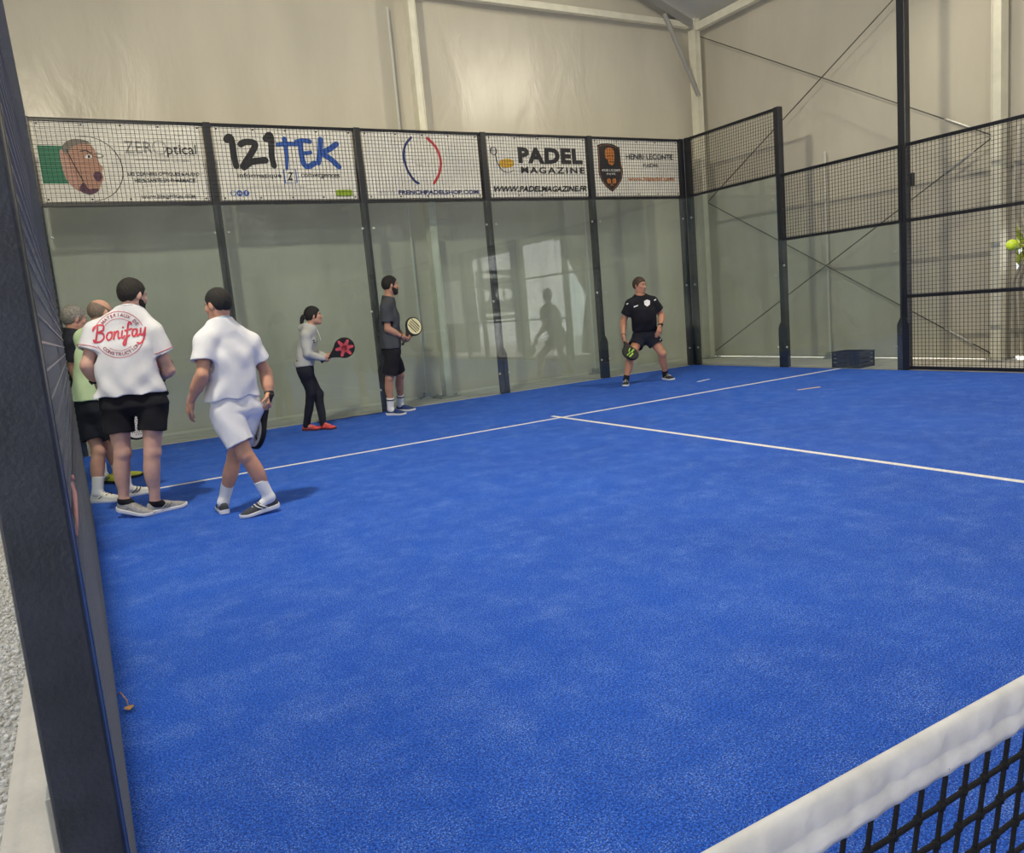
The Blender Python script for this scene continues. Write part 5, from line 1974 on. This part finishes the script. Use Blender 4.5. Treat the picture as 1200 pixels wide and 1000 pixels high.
p6 = person(dict(id='b', base=(465, 486), az=84, haz=76, hpitch=-2, scale=1.05, limb=1.0, skin=(0.42, 0.22, 0.15), hairm=HBLACK, beard=True,
    hair=dict(front=0.070, thick=0.014, side=-0.02), head=(457.6, 334.6), neck=(454.6, 349.3), sR=(452.3, 360.5), sL=(457, 360),
    eR=(454.5, 386, -0.20), wR=(471.3, 394.8, -0.13), hR=(478, 399.0, -0.09), eL=(461, 385, 0.17), wL=(473, 393.5, 0.03), hL=(479.5, 396.5, -0.02),
    palmR=(0, 0.8, 0.5), palmL=(0, -0.8, 0.4), curlR=55, curlL=50, pelvis=(459, 411), kR=(456.2, 443), kL=(468.7, 439.5), dkR=-0.02, dkL=0.0,
    footR=((452, 487), (477.7, 486.4)), footL=((466, 482), (486, 481.5)), label='tall bearded man in dark grey t-shirt and blue shoes by the glass',
    top=dict(name='t_shirt', mat=DGREY, hem=(458, 408), w=1.05, d=1.05, sleeve=0.66, sr=1.1), bottom=dict(name='shorts', mat=BLKC, len=0.86, w=1.0, r=0.98),
    sock=(0.16, SOCKW, cloth('dark_band', (0.07, 0.06, 0.06))), shoe=dict(upper=BLUESH, sole=SOLEW, stripe=BLUESH)))
jt, n_, r_ = p6['jt'], p6['n'], p6['r']
wristband(p6, 'R', 0.9, mat('brown_cord', (0.06, 0.03, 0.02), 0.7), w=0.006)
hp_ = jt['wR'] + unit(jt['hR'] - jt['wR']) * 0.065
crm = [stroke([(-0.09, -0.05 + 0.035 * i), (0.085 - 0.01 * abs(i - 1.5), -0.055 + 0.035 * i)], 0.013, 0) for i in range(4)]
racket(hp_, p6['J'](484.5, 383.0, 0.02), -n_ * 0.9 + r_ * 0.35, 'cream racket with black bars held by the bearded man', CREAM, RBLK, RBLK, crm, 0.24)

p5 = person(dict(id='c', base=(375, 504), az=90, haz=84, hpitch=3, scale=0.90, limb=0.92, hs=1.06, shoulder=0.165, skin=(0.50, 0.27, 0.19), hairm=HBLACK,
    hair=dict(front=0.060, thick=0.018, side=-0.035, nape=-0.05, ponytail=True), head=(367.2, 370.3), neck=(362.3, 382.3), sR=(358.5, 393), sL=(362, 392.5),
    eR=(360.8, 415, -0.18), wR=(379, 420.5, -0.12), hR=(387, 419.0, -0.08), eL=(366, 412, 0.15), wL=(381, 417.5, 0.02), hL=(389, 416.5, -0.03),
    palmR=(0, 0.9, 0.3), palmL=(0, -0.9, 0.3), curlR=52, curlL=48, pelvis=(357.5, 432), kR=(364.5, 461), kL=(373.0, 462), dkR=-0.03, dkL=0.02,
    footR=((359, 504.8), (373, 504.2)), footL=((376.2, 503.2), (393.5, 503.2)), label='woman with ponytail in grey hoodie and dark trousers',
    top=dict(name='hoodie', mat=HOODG, hem=(356.5, 429), w=1.0, d=1.06, long=True, hood=True, sr=1.02, fold=0.004), bottom=dict(name='trousers', mat=NAVYC, long=True, w=0.98, r=0.98, fold=0.003),
    shoe=dict(upper=REDSH, sole=mat('dark_red_sole', (0.10, 0.02, 0.03), 0.6), stripe=mat('pink_print', (0.7, 0.35, 0.33), 0.6))))
jt, n_, r_ = p5['jt'], p5['n'], p5['r']
project(p5, [disc(0, 0.012, 0.013, 0.010), disc(0.003, -0.014, 0.011, 0.009)], p5['J'](367.7, 400, 0), r_, UP, n_, 'chest_logo', BLKP)
hp_ = jt['wR'] + unit(jt['hR'] - jt['wR']) * 0.065
REDF = mat('racket_red_print', (0.60, 0.07, 0.10), 0.5)
star = [stroke([(0.0, 0.0), (0.10 * math.cos(a), 0.10 * math.sin(a))], 0.060, 0, False, (1.0, 0.55)) for a in np.radians([15, 70, 125, 190, 250, 310])]
racket(hp_, p5['J'](401.2, 409, -0.10), -n_ * 0.95 + r_ * 0.2, 'dark racket with red splash held by the woman in the hoodie', RBLK, RBLK, REDF, star, 0.24)

p4 = person(dict(id='d', base=(285, 603), az=-28, haz=-46, hpitch=-8, scale=0.96, limb=1.06, h=0.006, skin=(0.50, 0.26, 0.18), hairm=HBLACK, beard=False,
    hair=dict(front=0.068, thick=0.010, side=-0.01, nape=-0.062), head=(255.3, 357.5), neck=(258.5, 377.5), sR=(292.5, 403), sL=(241, 401),
    eR=(311.3, 436, 0.14), wR=(315.6, 462.5, 0.06), hR=(314.5, 480, 0.0), eL=(237.0, 440, -0.14), wL=(223.0, 471.5, -0.02), hL=(219.0, 492, 0.06),
    palmR=(-0.9, 0.3, 0), palmL=(0.9, 0.3, -0.1), curlR=58, curlL=22, pelvis=(277, 476), d_up=0.02, hipw=0.10, crotch=0.12, kR=(275, 534), kL=(288, 533.5), dkR=0.09, dkL=-0.04,
    footR=((264.6, 603.2), (259.5, 594.5)), footL=((327, 599), (283, 608), 7), label='man walking away in white t-shirt, white shorts and charcoal trainers',
    top=dict(name='t_shirt', mat=WTEE, hem=(273, 466), w=1.10, d=1.05, waist=0.95, sleeve=0.60, sr=1.16, fold=0.006, trim=mat('pale_blue_collar', (0.35, 0.50, 0.62), 0.8)), bottom=dict(name='shorts', mat=WSHO, len=dict(R=0.68, L=0.74), w=1.08, r=1.02, k=0.012, fold=0.006),
    sock=(0.15, SOCKW), shoe=dict(upper=DARKSH, sole=SOLEW, stripe=WHP)))
jt, n_, r_ = p4['jt'], p4['n'], p4['r']
wristband(p4, 'R', 0.93, mat('black_strap', (0.02, 0.02, 0.02), 0.6), w=0.008)
project(p4, [poly([(-0.008, -0.03), (0.008, -0.03), (0.008, 0.0), (-0.008, 0.0)])], p4['J'](287.5, 513, 0), r_, UP, n_, 'hem_tag', BLKP, which='bottom')
hp_ = jt['wR'] + unit(jt['hR'] - jt['wR']) * 0.06
racket(hp_, p4['J'](304, 500, 0.12), r_ * 0.98 + n_ * 0.2, 'white racket hanging from the hand of the man in all white', WHSH, RBLK, BLKP, [stroke([(-0.07, 0.0), (0.07, 0.02)], 0.02, 0)])

p3 = person(dict(id='e', base=(176, 602), az=10, haz=52, hpitch=-12, scale=1.02, limb=1.10, h=0.006, skin=(0.55, 0.33, 0.27), hairm=HDARK, beard=True,
    hair=dict(front=0.068, thick=0.013, side=-0.012, nape=-0.058), head=(155.6, 346.5), neck=(151.5, 363.0), hipw=0.125, crotch=0.10, sR=(176.5, 390), sL=(113.0, 391),
    eR=(197.8, 434, 0.02), wR=(185.0, 441.5, 0.24), hR=(175, 445, 0.33), eL=(101.8, 429, 0.02), wL=(112.0, 445.5, 0.16), hL=(118, 460, 0.22),
    palmR=(-0.3, 0.3, 0.9), palmL=(0.8, 0.2, 0.4), curlR=50, curlL=25, pelvis=(157.5, 472), d_up=0.04, kR=(178.5, 530), kL=(143.5, 531), dkR=-0.02, dkL=-0.02,
    footR=((182, 602), (211, 595)), footL=((143, 606), (177, 604.5), 10), label='tall man seen from behind in white t-shirt with red script and black shorts',
    top=dict(name='t_shirt', mat=WTEE, hem=(153.3, 462), w=1.26, d=1.12, hemw=1.08, waist=1.0, sleeve=0.56, sr=1.22, fold=0.0065, cuff=REDP), bottom=dict(name='shorts', mat=BLKC, len=0.54, w=1.34, r=0.99, r2=0.84),
    sock=(0.015, BLKC), shoe=dict(upper=GREYSH, sole=SOLEW, stripe=GREYSH)))
jt, n_, r_ = p3['jt'], p3['n'], p3['r']
wristband(p3, 'L', 0.96, BLKC, face=(-0.6, -0.7, 0.2))
hp_ = jt['wR'] + unit(jt['hR'] - jt['wR']) * 0.06
racket(p3['J'](190, 447, 0.26), p3['J'](185, 433, 0.36), -n_ * 0.9 + UP * 0.2 + r_ * 0.2, 'dark red racket held in front by the man with red script', mat('dark_red_face', (0.22, 0.012, 0.03), 0.5), RBLK, BLKP, None, 0.20)
# printed emblem on the back: ring, two arcs of capitals, script across the middle
cpos = p3['J'](141.8, 392.0, 0)
RR, UU, FF = p3['R'], UP, p3['f']
ring = [stroke([(0.170 * math.cos(t), 0.170 * math.sin(t)) for t in np.radians(np.linspace(a0, a1, 30))], 0.004, 0) for a0, a1 in ((18, 162), (205, 338))]
ring += [stroke([(0.118 * math.cos(t), 0.118 * math.sin(t)) for t in np.radians(np.linspace(a0, a1, 24))], 0.003, 0) for a0, a1 in ((38, 142), (232, 308))]
project(p3, ring, cpos, RR, UU, FF, 'emblem_ring', REDP)


def arc_text(txt, rad, a_mid, span, size, inward):
    out = []
    N = len(txt)
    for i, ch in enumerate(txt):
        if ch == ' ':
            continue
        t = a_mid + (0.5 - (i + 0.5) / N) * span * (1 if not inward else -1)
        V_, F_ = text_shape(ch, 0.02)
        V_ = (V_ - (V_.min(0) + V_.max(0)) / 2) * size
        a = math.radians(t - 90 if not inward else t + 90)
        ca, sa = math.cos(a), math.sin(a)
        c_ = np.array((math.cos(math.radians(t)), math.sin(math.radians(t)))) * rad
        out.append((np.stack([V_[:, 0] * ca - V_[:, 1] * sa, V_[:, 0] * sa + V_[:, 1] * ca], 1) + c_, F_))
    return out


cap = project(p3, arc_text('MATERIAUX DE', 0.144, 82, 118, 0.034, False) + arc_text('CONSTRUCTION', 0.144, 272, 112, 0.034, True), cpos, RR, UU, FF, 'lettering', mat('dark_pink_print', (0.30, 0.08, 0.12), 0.6))
cap['kind'] = 'stuff'
scr = {'B': [[(0.42, 1.72), (0.36, 1.1), (0.22, 0.12)], [(-0.08, 1.38), (0.02, 1.78), (0.55, 1.98), (1.08, 1.82), (1.02, 1.32), (0.50, 1.08), (0.98, 0.95), (1.12, 0.42), (0.72, 0.02), (0.10, 0.02), (0.0, 0.28)]],
       'o': [[(1.95, 0.98), (1.60, 0.86), (1.45, 0.42), (1.68, 0.06), (2.02, 0.22), (2.12, 0.68), (1.95, 0.98), (2.15, 0.90)]],
       'n': [[(2.42, 0.95), (2.40, 0.50), (2.34, 0.08)], [(2.38, 0.42), (2.62, 0.90), (2.86, 0.92), (2.86, 0.45), (2.92, 0.08), (3.10, 0.16)]],
       'i': [[(3.34, 0.92), (3.28, 0.32), (3.40, 0.06), (3.62, 0.30)], [(3.42, 1.32), (3.44, 1.36)]],
       'f': [[(4.42, 1.62), (4.28, 1.86), (4.06, 1.60), (3.92, 0.60), (3.78, -0.55), (3.58, -0.80), (3.50, -0.50), (3.80, 0.0), (4.20, 0.30)], [(3.68, 0.92), (4.02, 0.96), (4.46, 1.04)]],
       'a': [[(5.02, 0.92), (4.66, 0.90), (4.50, 0.42), (4.72, 0.08), (4.98, 0.40), (5.08, 0.92), (5.05, 0.30), (5.18, 0.08), (5.36, 0.30)]],
       'y': [[(5.52, 0.94), (5.48, 0.40), (5.64, 0.12), (5.90, 0.40), (6.08, 0.96)], [(6.08, 0.96), (5.96, 0.10), (5.74, -0.60), (5.42, -0.82), (5.16, -0.70)]]}
for ch, sts in scr.items():
    shp = []
    for st_ in sts:
        pts = [((x + 0.10 * y - 3.05) * 0.0580, (y - 0.55) * 0.062 + (x - 3.05) * 0.0030) for x, y in st_]
        shp.append(stroke(pts, 0.0125, 5))
    project(p3, shp, cpos, RR, UU, FF, 'script_letter', REDP)

p2 = person(dict(id='f', base=(140, 584), az=42, haz=58, hpitch=-8, scale=1.0, limb=1.04, skin=(0.50, 0.28, 0.21), hairm=HSTUB,
    hair=dict(front=0.075, thick=0.004, side=-0.01, bald=0.045), head=(118.6, 367.5), neck=(114.0, 382.5), sR=(130, 396), sL=(99, 397),
    eR=(146, 425, 0.05), wR=(152, 455, 0.10), hR=(155.5, 472, 0.10), eL=(106, 424, 0.20), wL=(121, 440, 0.32), hL=(131, 442, 0.36),
    palmR=(-0.6, 0.6, 0), palmL=(0.5, 0, 0.7), curlR=55, curlL=35, pelvis=(108.5, 478), d_pel=0.0, kR=(141, 524), kL=(116.5, 528), dkR=0.0, dkL=-0.02,
    footR=((150, 583), (174, 578)), footL=((113, 589), (140, 587.5)), label='man in pale green t-shirt and black shorts with white socks and shoes',
    top=dict(name='t_shirt', mat=GREENC, hem=(107.3, 468.5), w=1.02, d=1.10, belly=0.03, sleeve=0.62, sr=1.1), bottom=dict(name='shorts', mat=NAVYC, len=0.70, w=1.02, r=1.0),
    sock=(0.14, SOCKW), shoe=dict(upper=WHSH, sole=SOLEW, stripe=BLKP)))
jt, n_, r_ = p2['jt'], p2['n'], p2['r']
hp_ = jt['wR'] + unit(jt['hR'] - jt['wR']) * 0.06
racket(hp_, p2['J'](162, 512, 0.12), -n_ * 0.9 + r_ * 0.3, 'white perforated racket hanging from the hand of the man in green', WHSH, RBLK, BLKP)

# pink ribbon knotted on the fence mesh
pa, pb = on(83.5, 562, 0, -4.948), on(90, 628, 0, -4.948)
rb = empty('pink_ribbon', (pb[0], pb[1], pb[2]), 'faded pink ribbon tied to the wires of the doorway fence', 'ribbon')
Geo().tube([pa, pa * 0.7 + pb * 0.3 + (0.004, 0, 0), pa * 0.3 + pb * 0.7 + (0.002, 0, 0), pb], [0.002, 0.0045, 0.0045, 0.002], 8).make('ribbon_tail', cloth('faded_pink', (0.55, 0.28, 0.29)), rb, True)
Geo().tube([pa + (0.002, -0.02, 0.004), pa + (0.004, 0, 0), pa + (0.002, 0.02, 0.004)], 0.0035, 8).make('knot', cloth('faded_pink', (0.55, 0.28, 0.29)), rb, True)

p1 = person(dict(id='g', base=(140, 566), az=78, haz=70, hpitch=-10, scale=1.0, limb=1.0, skin=(0.46, 0.25, 0.19), hairm=HGREY,
    hair=dict(front=0.062, thick=0.015, side=-0.02, nape=-0.06), head=(87.5, 374.0), neck=(85.5, 388.5), sR=(86.0, 403), sL=(93, 401),
    eR=(85.5, 428, -0.18), wR=(94.5, 453, -0.12), hR=(101, 464, -0.05), eL=(97, 427, 0.18), wL=(112, 440, 0.16), hL=(121, 440, 0.14),
    palmR=(0.3, 0.8, 0), palmL=(0.2, -0.6, 0.6), curlR=30, curlL=35, pelvis=(100.5, 472), kR=(112.5, 518), kL=(127, 516), dkR=0.0, dkL=0.0,
    footR=((121.5, 566.5), (139, 566)), footL=((141, 562.5), (159.5, 558.8)), label='grey-haired man in dark t-shirt half hidden by the mesh fence',
    top=dict(name='t_shirt', mat=NAVYC, hem=(99, 473), w=1.0, d=0.88, sleeve=0.85, sr=1.05), bottom=dict(name='shorts', mat=BLKC, len=0.75, w=1.0, r=0.98),
    sock=(0.12, SOCKW), shoe=dict(upper=YELSH, sole=BLKSH, stripe=BLKP)))
